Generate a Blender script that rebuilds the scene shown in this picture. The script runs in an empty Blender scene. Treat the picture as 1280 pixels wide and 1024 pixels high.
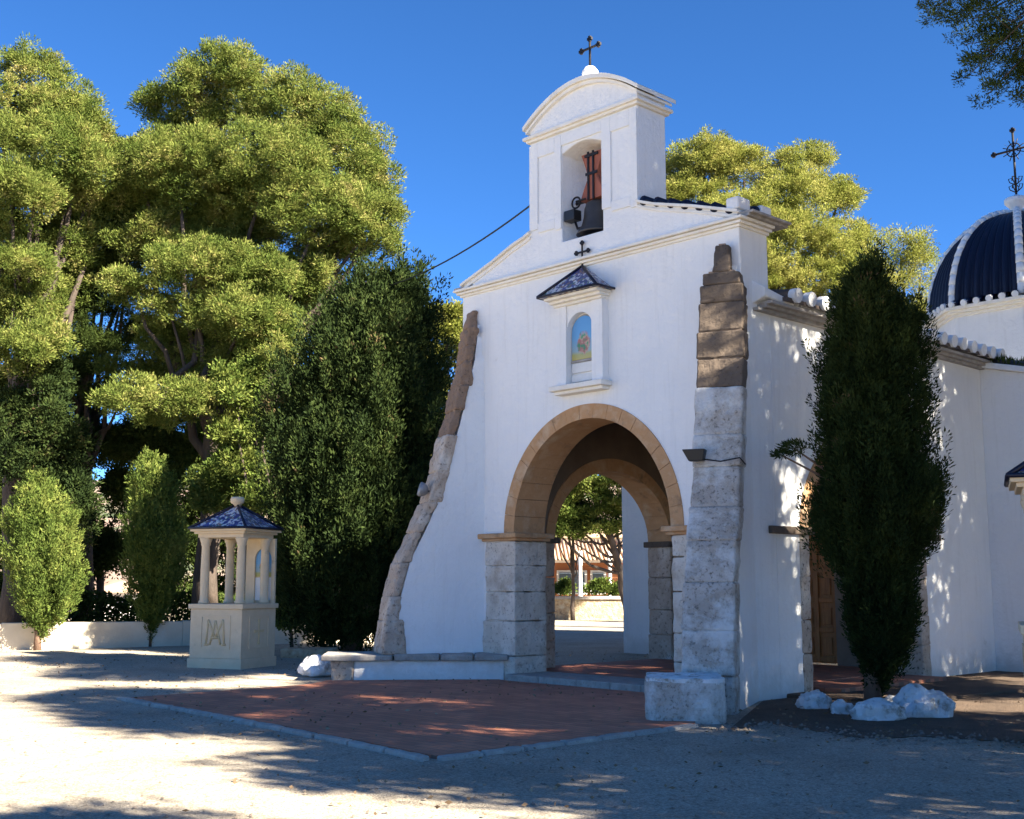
import bpy, math, random
import numpy as np
from math import sin, cos, pi, radians, hypot, atan2, sqrt
from mathutils import Vector, Matrix
from mathutils import noise
from mathutils.geometry import tessellate_polygon
random.seed(7); RNG = np.random.default_rng(11)
sc = bpy.context.scene
COL = sc.collection

# ---------------------------------------------------------------- site survey
FPX, HOR, CX, CY, EYE = 1500.0, 728.0, 640.0, 512.0, 1.6
PITCH = math.atan((HOR-CY)/FPX)
VA = math.atan(1440/math.hypot(FPX, HOR-CY))
UX, UY = sin(VA), -cos(VA)          # chapel x axis (along the facade)
WX, WY = cos(VA), sin(VA)           # chapel y axis (into the building)
OX, OY = 1.3515, 20.3105            # chapel origin, middle of the threshold
GZ = -0.14                          # ground level
def B(s, w, z=0.0): return (OX+UX*s+WX*w, OY+UY*s+WY*w, z)
def at(px, py, Y):
    a, b, c = px-CX, CY-py, FPX
    fy = c*cos(PITCH)-b*sin(PITCH); uz = b*cos(PITCH)+c*sin(PITCH)
    t = Y/fy
    return Vector((a*t, Y, EYE+uz*t))
def on_ground(px, py, z=GZ):
    a, b, c = px-CX, CY-py, FPX
    fy = c*cos(PITCH)-b*sin(PITCH); uz = b*cos(PITCH)+c*sin(PITCH)
    t = (z-EYE)/uz
    return (a*t, fy*t)

# ---------------------------------------------------------------- materials
def new_mat(name):
    m = bpy.data.materials.new(name); m.use_nodes = True
    nt = m.node_tree; b = nt.nodes['Principled BSDF']
    return m, nt, b
def N(nt, t, **kw):
    n = nt.nodes.new(t)
    for k, v in kw.items():
        if k in n.inputs: n.inputs[k].default_value = v
        else: setattr(n, k, v)
    return n
def ramp(nt, stops):
    r = nt.nodes.new('ShaderNodeValToRGB'); e = r.color_ramp.elements
    while len(e) < len(stops): e.new(0.5)
    for i, (p, c) in enumerate(stops):
        e[i].position = p; e[i].color = (*c, 1) if len(c) == 3 else c
    return r
def noise_mat(name, stops, scale=5, detail=8, rough=.85, bump=.3, bscale=40, bdist=.01, pits=None, tint=None, spec=.25, rgh=.6, dist=0, stretch=None, low=None):
    """base colour from noise; pits=(scale, threshold, colour); low=(height scale, colour) adds a second large stain pattern"""
    m, nt, b = new_mat(name); L = nt.links.new
    tc = N(nt, 'ShaderNodeTexCoord'); src = tc.outputs['Object']
    if stretch:
        mp = N(nt, 'ShaderNodeMapping'); mp.inputs['Scale'].default_value = stretch; L(src, mp.inputs[0]); src = mp.outputs[0]
    n1 = N(nt, 'ShaderNodeTexNoise', Scale=scale, Detail=detail, Roughness=rgh, Distortion=dist); L(src, n1.inputs['Vector'])
    r = ramp(nt, stops); L(n1.outputs['Fac'], r.inputs[0]); col = r.outputs[0]
    if pits:
        n2 = N(nt, 'ShaderNodeTexNoise', Scale=pits[0], Detail=5, Roughness=.65); L(src, n2.inputs['Vector'])
        r2 = ramp(nt, [(pits[1]-.05, (0, 0, 0)), (pits[1]+.09, (1, 1, 1))]); L(n2.outputs['Fac'], r2.inputs[0])
        mx = N(nt, 'ShaderNodeMix', data_type='RGBA'); L(r2.outputs[0], mx.inputs[0]); L(col, mx.inputs[6]); mx.inputs[7].default_value = (*pits[2], 1); col = mx.outputs[2]
    if low:
        n3 = N(nt, 'ShaderNodeTexNoise', Scale=low[0], Detail=6, Roughness=.7); L(src, n3.inputs['Vector'])
        r3 = ramp(nt, [(low[1], (0, 0, 0)), (low[1]+.15, (1, 1, 1))]); L(n3.outputs['Fac'], r3.inputs[0])
        mx = N(nt, 'ShaderNodeMix', data_type='RGBA'); L(r3.outputs[0], mx.inputs[0]); L(col, mx.inputs[6]); mx.inputs[7].default_value = (*low[2], 1); col = mx.outputs[2]
    L(col, b.inputs['Base Color'])
    b.inputs['Roughness'].default_value = rough; b.inputs['Specular IOR Level'].default_value = spec
    if bump:
        nb = N(nt, 'ShaderNodeTexNoise', Scale=bscale, Detail=6, Roughness=.6); L(src, nb.inputs['Vector'])
        bp = N(nt, 'ShaderNodeBump', Strength=bump, Distance=bdist); L(nb.outputs['Fac'], bp.inputs['Height']); L(bp.outputs[0], b.inputs['Normal'])
    return m
def plain(name, c, rough=.5, metal=0, spec=.4):
    m, nt, b = new_mat(name); b.inputs['Base Color'].default_value = (*c, 1)
    b.inputs['Roughness'].default_value = rough; b.inputs['Metallic'].default_value = metal; b.inputs['Specular IOR Level'].default_value = spec
    return m
def leaf_mat(name, stops, trans=.35, tcol=None, rough=.55):
    m, nt, b = new_mat(name); L = nt.links.new
    g = N(nt, 'ShaderNodeNewGeometry'); r = ramp(nt, stops)
    tc = N(nt, 'ShaderNodeTexCoord'); n1 = N(nt, 'ShaderNodeTexNoise', Scale=.9, Detail=3); L(tc.outputs['Object'], n1.inputs['Vector'])
    ad = N(nt, 'ShaderNodeMath', operation='MULTIPLY_ADD'); L(g.outputs['Random Per Island'], ad.inputs[0]); ad.inputs[1].default_value = .30
    n9 = N(nt, 'ShaderNodeTexNoise', Scale=3.2, Detail=2); L(tc.outputs['Object'], n9.inputs['Vector'])
    m9 = N(nt, 'ShaderNodeMath', operation='MULTIPLY_ADD'); L(n9.outputs['Fac'], m9.inputs[0]); m9.inputs[1].default_value = 1.3; m9.inputs[2].default_value = -.62
    mu = N(nt, 'ShaderNodeMath', operation='MULTIPLY_ADD'); L(n1.outputs['Fac'], mu.inputs[0]); mu.inputs[1].default_value = 1.3; mu.inputs[2].default_value = -.30
    a9 = N(nt, 'ShaderNodeMath', operation='ADD'); L(mu.outputs[0], a9.inputs[0]); L(m9.outputs[0], a9.inputs[1]); L(a9.outputs[0], ad.inputs[2]); L(ad.outputs[0], r.inputs[0])
    L(r.outputs[0], b.inputs['Base Color']); b.inputs['Roughness'].default_value = .75; b.inputs['Specular IOR Level'].default_value = .06
    tr = N(nt, 'ShaderNodeBsdfTranslucent'); L(r.outputs[0], tr.inputs[0])
    ms = N(nt, 'ShaderNodeMixShader'); ms.inputs[0].default_value = trans
    out = nt.nodes['Material Output']; L(b.outputs[0], ms.inputs[1]); L(tr.outputs[0], ms.inputs[2]); L(ms.outputs[0], out.inputs[0])
    return m

M = {}
def plaster(name, a, b_, stain, thr=.62):
    m, nt, b = new_mat(name); L = nt.links.new
    tc = N(nt, 'ShaderNodeTexCoord'); src = tc.outputs['Object']
    n1 = N(nt, 'ShaderNodeTexNoise', Scale=1.1, Detail=8, Roughness=.65); L(src, n1.inputs['Vector'])
    r = ramp(nt, [(.3, a), (.7, b_)]); L(n1.outputs['Fac'], r.inputs[0])
    n2 = N(nt, 'ShaderNodeTexNoise', Scale=3.1, Detail=9, Roughness=.75); L(src, n2.inputs['Vector'])
    r2 = ramp(nt, [(thr, (0, 0, 0)), (thr+.13, (.7, .7, .7))]); L(n2.outputs['Fac'], r2.inputs[0])
    mx = N(nt, 'ShaderNodeMix', data_type='RGBA'); L(r2.outputs[0], mx.inputs[0]); L(r.outputs[0], mx.inputs[6]); mx.inputs[7].default_value = (*stain, 1)
    # grime near the foot of the wall, breaking up with noise
    sx = N(nt, 'ShaderNodeSeparateXYZ'); L(src, sx.inputs[0])
    ma = N(nt, 'ShaderNodeMath', operation='MULTIPLY_ADD'); L(n2.outputs['Fac'], ma.inputs[0]); ma.inputs[1].default_value = 1.6
    mb = N(nt, 'ShaderNodeMath', operation='MULTIPLY'); L(sx.outputs['Z'], mb.inputs[0]); mb.inputs[1].default_value = -1.1; L(mb.outputs[0], ma.inputs[2])
    r4 = ramp(nt, [(.35, (0, 0, 0)), (.85, (.5, .5, .5))]); L(ma.outputs[0], r4.inputs[0])
    mx2 = N(nt, 'ShaderNodeMix', data_type='RGBA'); L(r4.outputs[0], mx2.inputs[0]); L(mx.outputs[2], mx2.inputs[6]); mx2.inputs[7].default_value = (.52, .48, .42, 1)
    mp = N(nt, 'ShaderNodeMapping'); mp.inputs['Scale'].default_value = (5, 5, .35); L(src, mp.inputs[0])
    n6 = N(nt, 'ShaderNodeTexNoise', Scale=1.6, Detail=8, Roughness=.7); L(mp.outputs[0], n6.inputs['Vector'])
    r6 = ramp(nt, [(.52, (0, 0, 0)), (.78, (.36, .36, .36))]); L(n6.outputs['Fac'], r6.inputs[0])
    mx6 = N(nt, 'ShaderNodeMix', data_type='RGBA'); L(r6.outputs[0], mx6.inputs[0]); L(mx2.outputs[2], mx6.inputs[6]); mx6.inputs[7].default_value = (.60, .575, .53, 1)
    wn = N(nt, 'ShaderNodeTexNoise', Scale=2.5, Detail=4); L(src, wn.inputs['Vector'])
    va = N(nt, 'ShaderNodeMix', data_type='RGBA'); va.inputs[0].default_value = .35; L(src, va.inputs[6]); L(wn.outputs['Color'], va.inputs[7])
    vc = N(nt, 'ShaderNodeTexVoronoi', Scale=.75, feature='DISTANCE_TO_EDGE'); L(va.outputs[2], vc.inputs['Vector'])
    rc = ramp(nt, [(.0015, (.45, .45, .45)), (.004, (0, 0, 0))]); L(vc.outputs['Distance'], rc.inputs[0])
    mk = N(nt, 'ShaderNodeMath', operation='MULTIPLY'); L(rc.outputs[0], mk.inputs[0]); L(r2.outputs[0], mk.inputs[1])
    mx7 = N(nt, 'ShaderNodeMix', data_type='RGBA'); L(mk.outputs[0], mx7.inputs[0]); L(mx6.outputs[2], mx7.inputs[6]); mx7.inputs[7].default_value = (.25, .23, .21, 1)
    L(mx7.outputs[2], b.inputs['Base Color']); b.inputs['Roughness'].default_value = .9; b.inputs['Specular IOR Level'].default_value = .15
    nb = N(nt, 'ShaderNodeTexNoise', Scale=9, Detail=7, Roughness=.6); L(src, nb.inputs['Vector'])
    bp = N(nt, 'ShaderNodeBump', Strength=.8, Distance=.035); L(nb.outputs['Fac'], bp.inputs['Height'])
    nb2 = N(nt, 'ShaderNodeTexNoise', Scale=1.2, Detail=3); L(src, nb2.inputs['Vector'])
    bp2 = N(nt, 'ShaderNodeBump', Strength=.5, Distance=.06); L(nb2.outputs['Fac'], bp2.inputs['Height']); L(bp2.outputs[0], bp.inputs['Normal']); L(bp.outputs[0], b.inputs['Normal'])
    return m
M['white'] = plaster('whitewash', (.84, .83, .81), (.78, .775, .765), (.62, .60, .56))
M['trim'] = noise_mat('cream_trim_paint', [(.3, (.86, .83, .76)), (.7, (.76, .70, .60))], scale=4, bump=.3, bscale=25, low=(2.5, .62, (.55, .48, .38)))
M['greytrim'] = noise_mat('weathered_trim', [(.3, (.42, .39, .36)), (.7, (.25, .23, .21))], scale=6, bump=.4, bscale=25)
M['porchbrown'] = noise_mat('dark_brown_plaster', [(.3, (.22, .165, .12)), (.7, (.15, .11, .08))], scale=1.5, bump=.4, bscale=18, low=(3, .6, (.17, .12, .085)))  # darker brown plaster colour for the porch inner walls and ceiling
M['arch'] = noise_mat('sandstone', [(.25, (.56, .34, .18)), (.5, (.48, .27, .13)), (.75, (.60, .44, .29))], scale=2.4, bump=.5, bscale=22, bdist=.02, low=(3, .56, (.27, .17, .10)))
M['pale'] = noise_mat('pale_weathered_stone', [(.3, (.72, .66, .58)), (.7, (.58, .51, .42))], scale=2.2, bump=.9, bscale=17, bdist=.03, pits=(18, .60, (.30, .26, .22)), low=(1.6, .50, (.46, .38, .30)))
M['greystone'] = noise_mat('pitted_grey_stone', [(.3, (.50, .455, .41)), (.7, (.33, .28, .23))], scale=3, bump=.9, bscale=17, bdist=.03, pits=(21, .58, (.15, .13, .11)), low=(1.7, .47, (.62, .60, .57)))
M['brown'] = noise_mat('brown_tosca_stone', [(.3, (.15, .115, .088)), (.7, (.095, .072, .055))], scale=3, bump=.8, bscale=20, bdist=.02, pits=(20, .62, (.05, .038, .03)))
M['mortar'] = noise_mat('mortar', [(.3, (.34, .25, .18)), (.7, (.25, .18, .13))], scale=9, bump=.4)
M['rubble'] = noise_mat('rubble_stone', [(.25, (.58, .49, .40)), (.5, (.44, .345, .265)), (.75, (.68, .62, .54))], scale=1.7, bump=1, bscale=13, bdist=.04, pits=(15, .6, (.14, .11, .085)))
M['rubblebrown'] = noise_mat('rubble_brown_stone', [(.25, (.33, .22, .15)), (.6, (.24, .16, .11)), (.8, (.42, .31, .23))], scale=2, bump=1, bscale=13, bdist=.04, pits=(15, .62, (.07, .055, .04)))
M['bluetile'] = plain('glazed_blue_tile', (.005, .006, .022), .45, spec=.35)
M['darktile'] = noise_mat('weathered_roof_tile', [(.3, (.05, .045, .05)), (.6, (.10, .075, .06)), (.8, (.03, .03, .05))], scale=6, bump=.5, rough=.55)
M['iron'] = plain('wrought_iron', (.03, .028, .03), .55, .6)
M['bronze'] = noise_mat('bell_bronze', [(.3, (.05, .045, .04)), (.7, (.028, .026, .025))], scale=6, rough=.45, bump=.1, spec=.5)
M['yoke'] = noise_mat('painted_yoke_wood', [(.3, (.36, .12, .075)), (.7, (.26, .085, .055))], scale=7, rough=.6, bump=.3, stretch=(1, 1, .2))
M['wood'] = noise_mat('varnished_door_wood', [(.3, (.36, .15, .04)), (.7, (.22, .08, .022))], scale=5, rough=.45, bump=.3, stretch=(6, 6, .6))
M['black'] = plain('black_plastic', (.015, .015, .016), .45)
M['grey'] = plain('grey_metal', (.25, .25, .26), .45, .3)
M['kiosk'] = noise_mat('cream_cast_stone', [(.3, (.68, .54, .36)), (.7, (.60, .47, .31))], scale=5, bump=.3, bscale=40, low=(3, .63, (.38, .31, .22)))
M['kioskrelief'] = noise_mat('ochre_relief', [(.3, (.66, .50, .28)), (.7, (.58, .43, .24))], scale=5, bump=.2)
M['bark'] = noise_mat('pine_bark', [(.3, (.10, .075, .06)), (.7, (.05, .04, .033))], scale=4, bump=1, bscale=14, bdist=.05, stretch=(1, 1, .35))
M['barkred'] = noise_mat('cypress_bark', [(.3, (.20, .12, .08)), (.7, (.11, .07, .05))], scale=6, bump=1, bscale=20, bdist=.03, stretch=(1, 1, .25))
M['soil'] = noise_mat('brown_soil', [(.3, (.14, .095, .065)), (.7, (.08, .057, .042))], scale=2.5, bump=1, bscale=30, bdist=.05, pits=(60, .62, (.28, .22, .16)))
M['kerb'] = noise_mat('kerb_stone', [(.3, (.42, .39, .35)), (.7, (.27, .245, .215))], scale=5, bump=.7, bscale=25, bdist=.02, pits=(30, .64, (.14, .12, .10)))
M['rock'] = noise_mat('whitewashed_rock', [(.3, (.80, .80, .79)), (.7, (.66, .65, .63))], scale=5, bump=1, bscale=14, bdist=.05, pits=(6, .58, (.30, .26, .21)), low=(3, .6, (.50, .47, .42)))
M['wallplaster'] = noise_mat('old_garden_wall_render', [(.3, (.66, .58, .45)), (.7, (.54, .46, .34))], scale=1.5, bump=.6, bscale=15, low=(2.5, .6, (.60, .56, .48)))
M['orange'] = noise_mat('terracotta_render', [(.3, (.45, .19, .09)), (.7, (.38, .155, .075))], scale=1.5, bump=.2)
M['roofred'] = noise_mat('pale_clay_tile', [(.3, (.52, .37, .25)), (.7, (.40, .27, .18))], scale=4, bump=.6, bscale=12, bdist=.05)
M['offwhite'] = noise_mat('painted_white_post', [(.3, (.78, .77, .74)), (.7, (.66, .65, .62))], scale=4, bump=.1)
M['glass'] = plain('window_glass', (.10, .13, .16), .12, spec=.7)
M['rubwall'] = noise_mat('yellow_rubble_wall', [(.3, (.52, .44, .30)), (.5, (.36, .26, .16)), (.7, (.58, .52, .38))], scale=2.2, bump=1, bscale=7, bdist=.08, pits=(5, .62, (.16, .12, .08)))
M['hill'] = noise_mat('hill_scrub', [(.35, (.20, .14, .11)), (.5, (.26, .19, .15)), (.6, (.07, .09, .045))], scale=.12, detail=10, bump=0)
M['plug'] = noise_mat('white_mortar_plug', [(.3, (.82, .82, .81)), (.7, (.70, .69, .67))], scale=9, bump=.4)
M['ribwhite'] = noise_mat('white_glazed_rib', [(.3, (.85, .85, .84)), (.7, (.74, .74, .74))], scale=9, bump=.1, rough=.4, spec=.5)

def ground_mat():
    m, nt, b = new_mat('gravel_ground'); L = nt.links.new
    tc = N(nt, 'ShaderNodeTexCoord'); src = tc.outputs['Object']
    n1 = N(nt, 'ShaderNodeTexNoise', Scale=.5, Detail=9, Roughness=.65); L(src, n1.inputs['Vector'])
    r = ramp(nt, [(.3, (.30, .26, .205)), (.5, (.40, .35, .28)), (.66, (.44, .385, .31)), (.8, (.22, .18, .14))]); L(n1.outputs['Fac'], r.inputs[0])
    v = N(nt, 'ShaderNodeTexVoronoi', Scale=70); L(src, v.inputs['Vector'])
    r2 = ramp(nt, [(0, (.50, .48, .45)), (.25, (.85, .83, .8)), (.8, (1, 1, 1)), (1, (1.12, 1.1, 1.06))])
    sep = N(nt, 'ShaderNodeSeparateColor'); L(v.outputs['Color'], sep.inputs[0]); L(sep.outputs[0], r2.inputs[0])
    mx = N(nt, 'ShaderNodeMix', data_type='RGBA', blend_type='MULTIPLY'); mx.inputs[0].default_value = .85; L(r.outputs[0], mx.inputs[6]); L(r2.outputs[0], mx.inputs[7])
    n2 = N(nt, 'ShaderNodeTexNoise', Scale=9, Detail=6, Roughness=.7); L(src, n2.inputs['Vector'])
    r3 = ramp(nt, [(.57, (0, 0, 0)), (.68, (.75, .75, .75))]); L(n2.outputs['Fac'], r3.inputs[0])
    n5 = N(nt, 'ShaderNodeTexNoise', Scale=38, Detail=4, Roughness=.8); L(src, n5.inputs['Vector'])
    r5 = ramp(nt, [(.33, (.55, .53, .5)), (.5, (1, 1, 1)), (.66, (1.35, 1.33, 1.3))]); L(n5.outputs['Fac'], r5.inputs[0])
    mx5 = N(nt, 'ShaderNodeMix', data_type='RGBA', blend_type='MULTIPLY'); mx5.inputs[0].default_value = 1; L(mx.outputs[2], mx5.inputs[6]); L(r5.outputs[0], mx5.inputs[7])
    mx2 = N(nt, 'ShaderNodeMix', data_type='RGBA'); L(r3.outputs[0], mx2.inputs[0]); L(mx5.outputs[2], mx2.inputs[6]); mx2.inputs[7].default_value = (.15, .115, .085, 1)
    L(mx2.outputs[2], b.inputs['Base Color']); b.inputs['Roughness'].default_value = .95; b.inputs['Specular IOR Level'].default_value = .1
    bp = N(nt, 'ShaderNodeBump', Strength=.5, Distance=.012); L(v.outputs['Distance'], bp.inputs['Height'])
    nb = N(nt, 'ShaderNodeTexNoise', Scale=2.5, Detail=5); L(src, nb.inputs['Vector'])
    bp2 = N(nt, 'ShaderNodeBump', Strength=.6, Distance=.08); L(nb.outputs['Fac'], bp2.inputs['Height']); L(bp2.outputs[0], bp.inputs['Normal']); L(bp.outputs[0], b.inputs['Normal'])
    return m
M['ground'] = ground_mat()
def tile_mat(name, c1, c2, mort, bw, bh, ms=.008):
    m, nt, b = new_mat(name); L = nt.links.new
    tc = N(nt, 'ShaderNodeTexCoord'); src = tc.outputs['Object']
    br = N(nt, 'ShaderNodeTexBrick'); br.offset = .5
    br.inputs['Scale'].default_value = 1; br.inputs['Brick Width'].default_value = bw; br.inputs['Row Height'].default_value = bh; br.inputs['Mortar Size'].default_value = ms
    br.inputs['Color1'].default_value = (*c1, 1); br.inputs['Color2'].default_value = (*c2, 1); br.inputs['Mortar'].default_value = (*mort, 1)
    L(src, br.inputs['Vector'])
    n = N(nt, 'ShaderNodeTexNoise', Scale=1.2, Detail=8, Roughness=.7); L(src, n.inputs['Vector'])
    r = ramp(nt, [(.3, (.7, .68, .66)), (.7, (1.2, 1.15, 1.1))]); L(n.outputs['Fac'], r.inputs[0])
    mx = N(nt, 'ShaderNodeMix', data_type='RGBA', blend_type='MULTIPLY'); mx.inputs[0].default_value = 1; L(br.outputs['Color'], mx.inputs[6]); L(r.outputs[0], mx.inputs[7])
    n2 = N(nt, 'ShaderNodeTexNoise', Scale=14, Detail=6, Roughness=.7); L(src, n2.inputs['Vector'])
    r3 = ramp(nt, [(.62, (0, 0, 0)), (.7, (.6, .6, .6))]); L(n2.outputs['Fac'], r3.inputs[0])
    mx2 = N(nt, 'ShaderNodeMix', data_type='RGBA'); L(r3.outputs[0], mx2.inputs[0]); L(mx.outputs[2], mx2.inputs[6]); mx2.inputs[7].default_value = (.30, .22, .17, 1)
    L(mx2.outputs[2], b.inputs['Base Color']); b.inputs['Roughness'].default_value = .85
    bp = N(nt, 'ShaderNodeBump', Strength=.5, Distance=.006); L(br.outputs['Fac'], bp.inputs['Height']); bp.invert = True; L(bp.outputs[0], b.inputs['Normal'])
    return m
M['terra'] = tile_mat('terracotta_paving', (.52, .205, .115), (.40, .15, .088), (.25, .13, .085), .30, .15, .009)
def mosaic_mat():
    m, nt, b = new_mat('broken_tile_mosaic'); L = nt.links.new
    tc = N(nt, 'ShaderNodeTexCoord'); v = N(nt, 'ShaderNodeTexVoronoi', Scale=21); L(tc.outputs['Object'], v.inputs['Vector'])
    sep = N(nt, 'ShaderNodeSeparateColor'); L(v.outputs['Color'], sep.inputs[0])
    r = ramp(nt, [(0, (.02, .03, .14)), (.3, (.50, .50, .52)), (.45, (.06, .07, .22)), (.6, (.22, .12, .08)), (.75, (.60, .58, .55)), (.9, (.05, .13, .10))]); r.color_ramp.interpolation = 'CONSTANT'
    L(sep.outputs[0], r.inputs[0]); L(r.outputs[0], b.inputs['Base Color']); b.inputs['Roughness'].default_value = .3
    return m
M['mosaic'] = mosaic_mat()
def picture_mat():
    m, nt, b = new_mat('painted_tile_picture'); L = nt.links.new
    tc = N(nt, 'ShaderNodeTexCoord'); sx = N(nt, 'ShaderNodeSeparateXYZ'); L(tc.outputs['Generated'], sx.inputs[0])
    sky = ramp(nt, [(0, (.50, .42, .12)), (.12, (.42, .40, .14)), (.2, (.30, .42, .45)), (.5, (.16, .38, .62)), (1, (.12, .32, .62))]); L(sx.outputs['Z'], sky.inputs[0])
    n = N(nt, 'ShaderNodeTexNoise', Scale=5, Detail=4); L(tc.outputs['Generated'], n.inputs['Vector'])
    fig = ramp(nt, [(.38, (.09, .24, .10)), (.48, (.45, .16, .12)), (.56, (.50, .36, .22)), (.64, (.12, .30, .13))]); L(n.outputs['Fac'], fig.inputs[0])
    # a soft figure-like patch in the lower middle
    gx = N(nt, 'ShaderNodeMath', operation='SUBTRACT'); L(sx.outputs['X'], gx.inputs[0]); gx.inputs[1].default_value = .5
    gz = N(nt, 'ShaderNodeMath', operation='SUBTRACT'); L(sx.outputs['Z'], gz.inputs[0]); gz.inputs[1].default_value = .36
    g2 = N(nt, 'ShaderNodeMath', operation='MULTIPLY'); L(gx.outputs[0], g2.inputs[0]); L(gx.outputs[0], g2.inputs[1])
    g3 = N(nt, 'ShaderNodeMath', operation='MULTIPLY'); L(gz.outputs[0], g3.inputs[0]); L(gz.outputs[0], g3.inputs[1])
    g4 = N(nt, 'ShaderNodeMath', operation='ADD'); L(g2.outputs[0], g4.inputs[0]); L(g3.outputs[0], g4.inputs[1])
    g5 = N(nt, 'ShaderNodeMath', operation='MULTIPLY_ADD'); L(n.outputs['Fac'], g5.inputs[0]); g5.inputs[1].default_value = .1; L(g4.outputs[0], g5.inputs[2])
    mk = ramp(nt, [(.10, (1, 1, 1)), (.14, (0, 0, 0))]); L(g5.outputs[0], mk.inputs[0])
    mx = N(nt, 'ShaderNodeMix', data_type='RGBA'); L(mk.outputs[0], mx.inputs[0]); L(sky.outputs[0], mx.inputs[6]); L(fig.outputs[0], mx.inputs[7])
    L(mx.outputs[2], b.inputs['Base Color']); b.inputs['Roughness'].default_value = .25
    return m
M['picture'] = picture_mat()
M['pine'] = leaf_mat('pine_needles', [(0, (.05, .08, .014)), (.4, (.105, .14, .030)), (.75, (.195, .215, .052)), (1, (.34, .29, .11))], .35)
M['pineyellow'] = leaf_mat('sunny_pine_needles', [(0, (.09, .115, .016)), (.5, (.21, .225, .048)), (1, (.36, .33, .10))], .35)
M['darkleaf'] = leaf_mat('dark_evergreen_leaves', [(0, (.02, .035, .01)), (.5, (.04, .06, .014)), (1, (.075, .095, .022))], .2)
M['cypress'] = leaf_mat('cypress_scale_leaves', [(0, (.009, .017, .006)), (.5, (.022, .036, .010)), (.9, (.045, .062, .016)), (1, (.10, .070, .035))], .10)
M['juniper'] = leaf_mat('light_juniper_leaves', [(0, (.035, .06, .014)), (.5, (.095, .135, .028)), (1, (.22, .24, .06))], .3)
M['litter'] = leaf_mat('dry_leaf_litter', [(0, (.10, .065, .04)), (.5, (.22, .15, .09)), (1, (.36, .29, .2))], 0)

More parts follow.
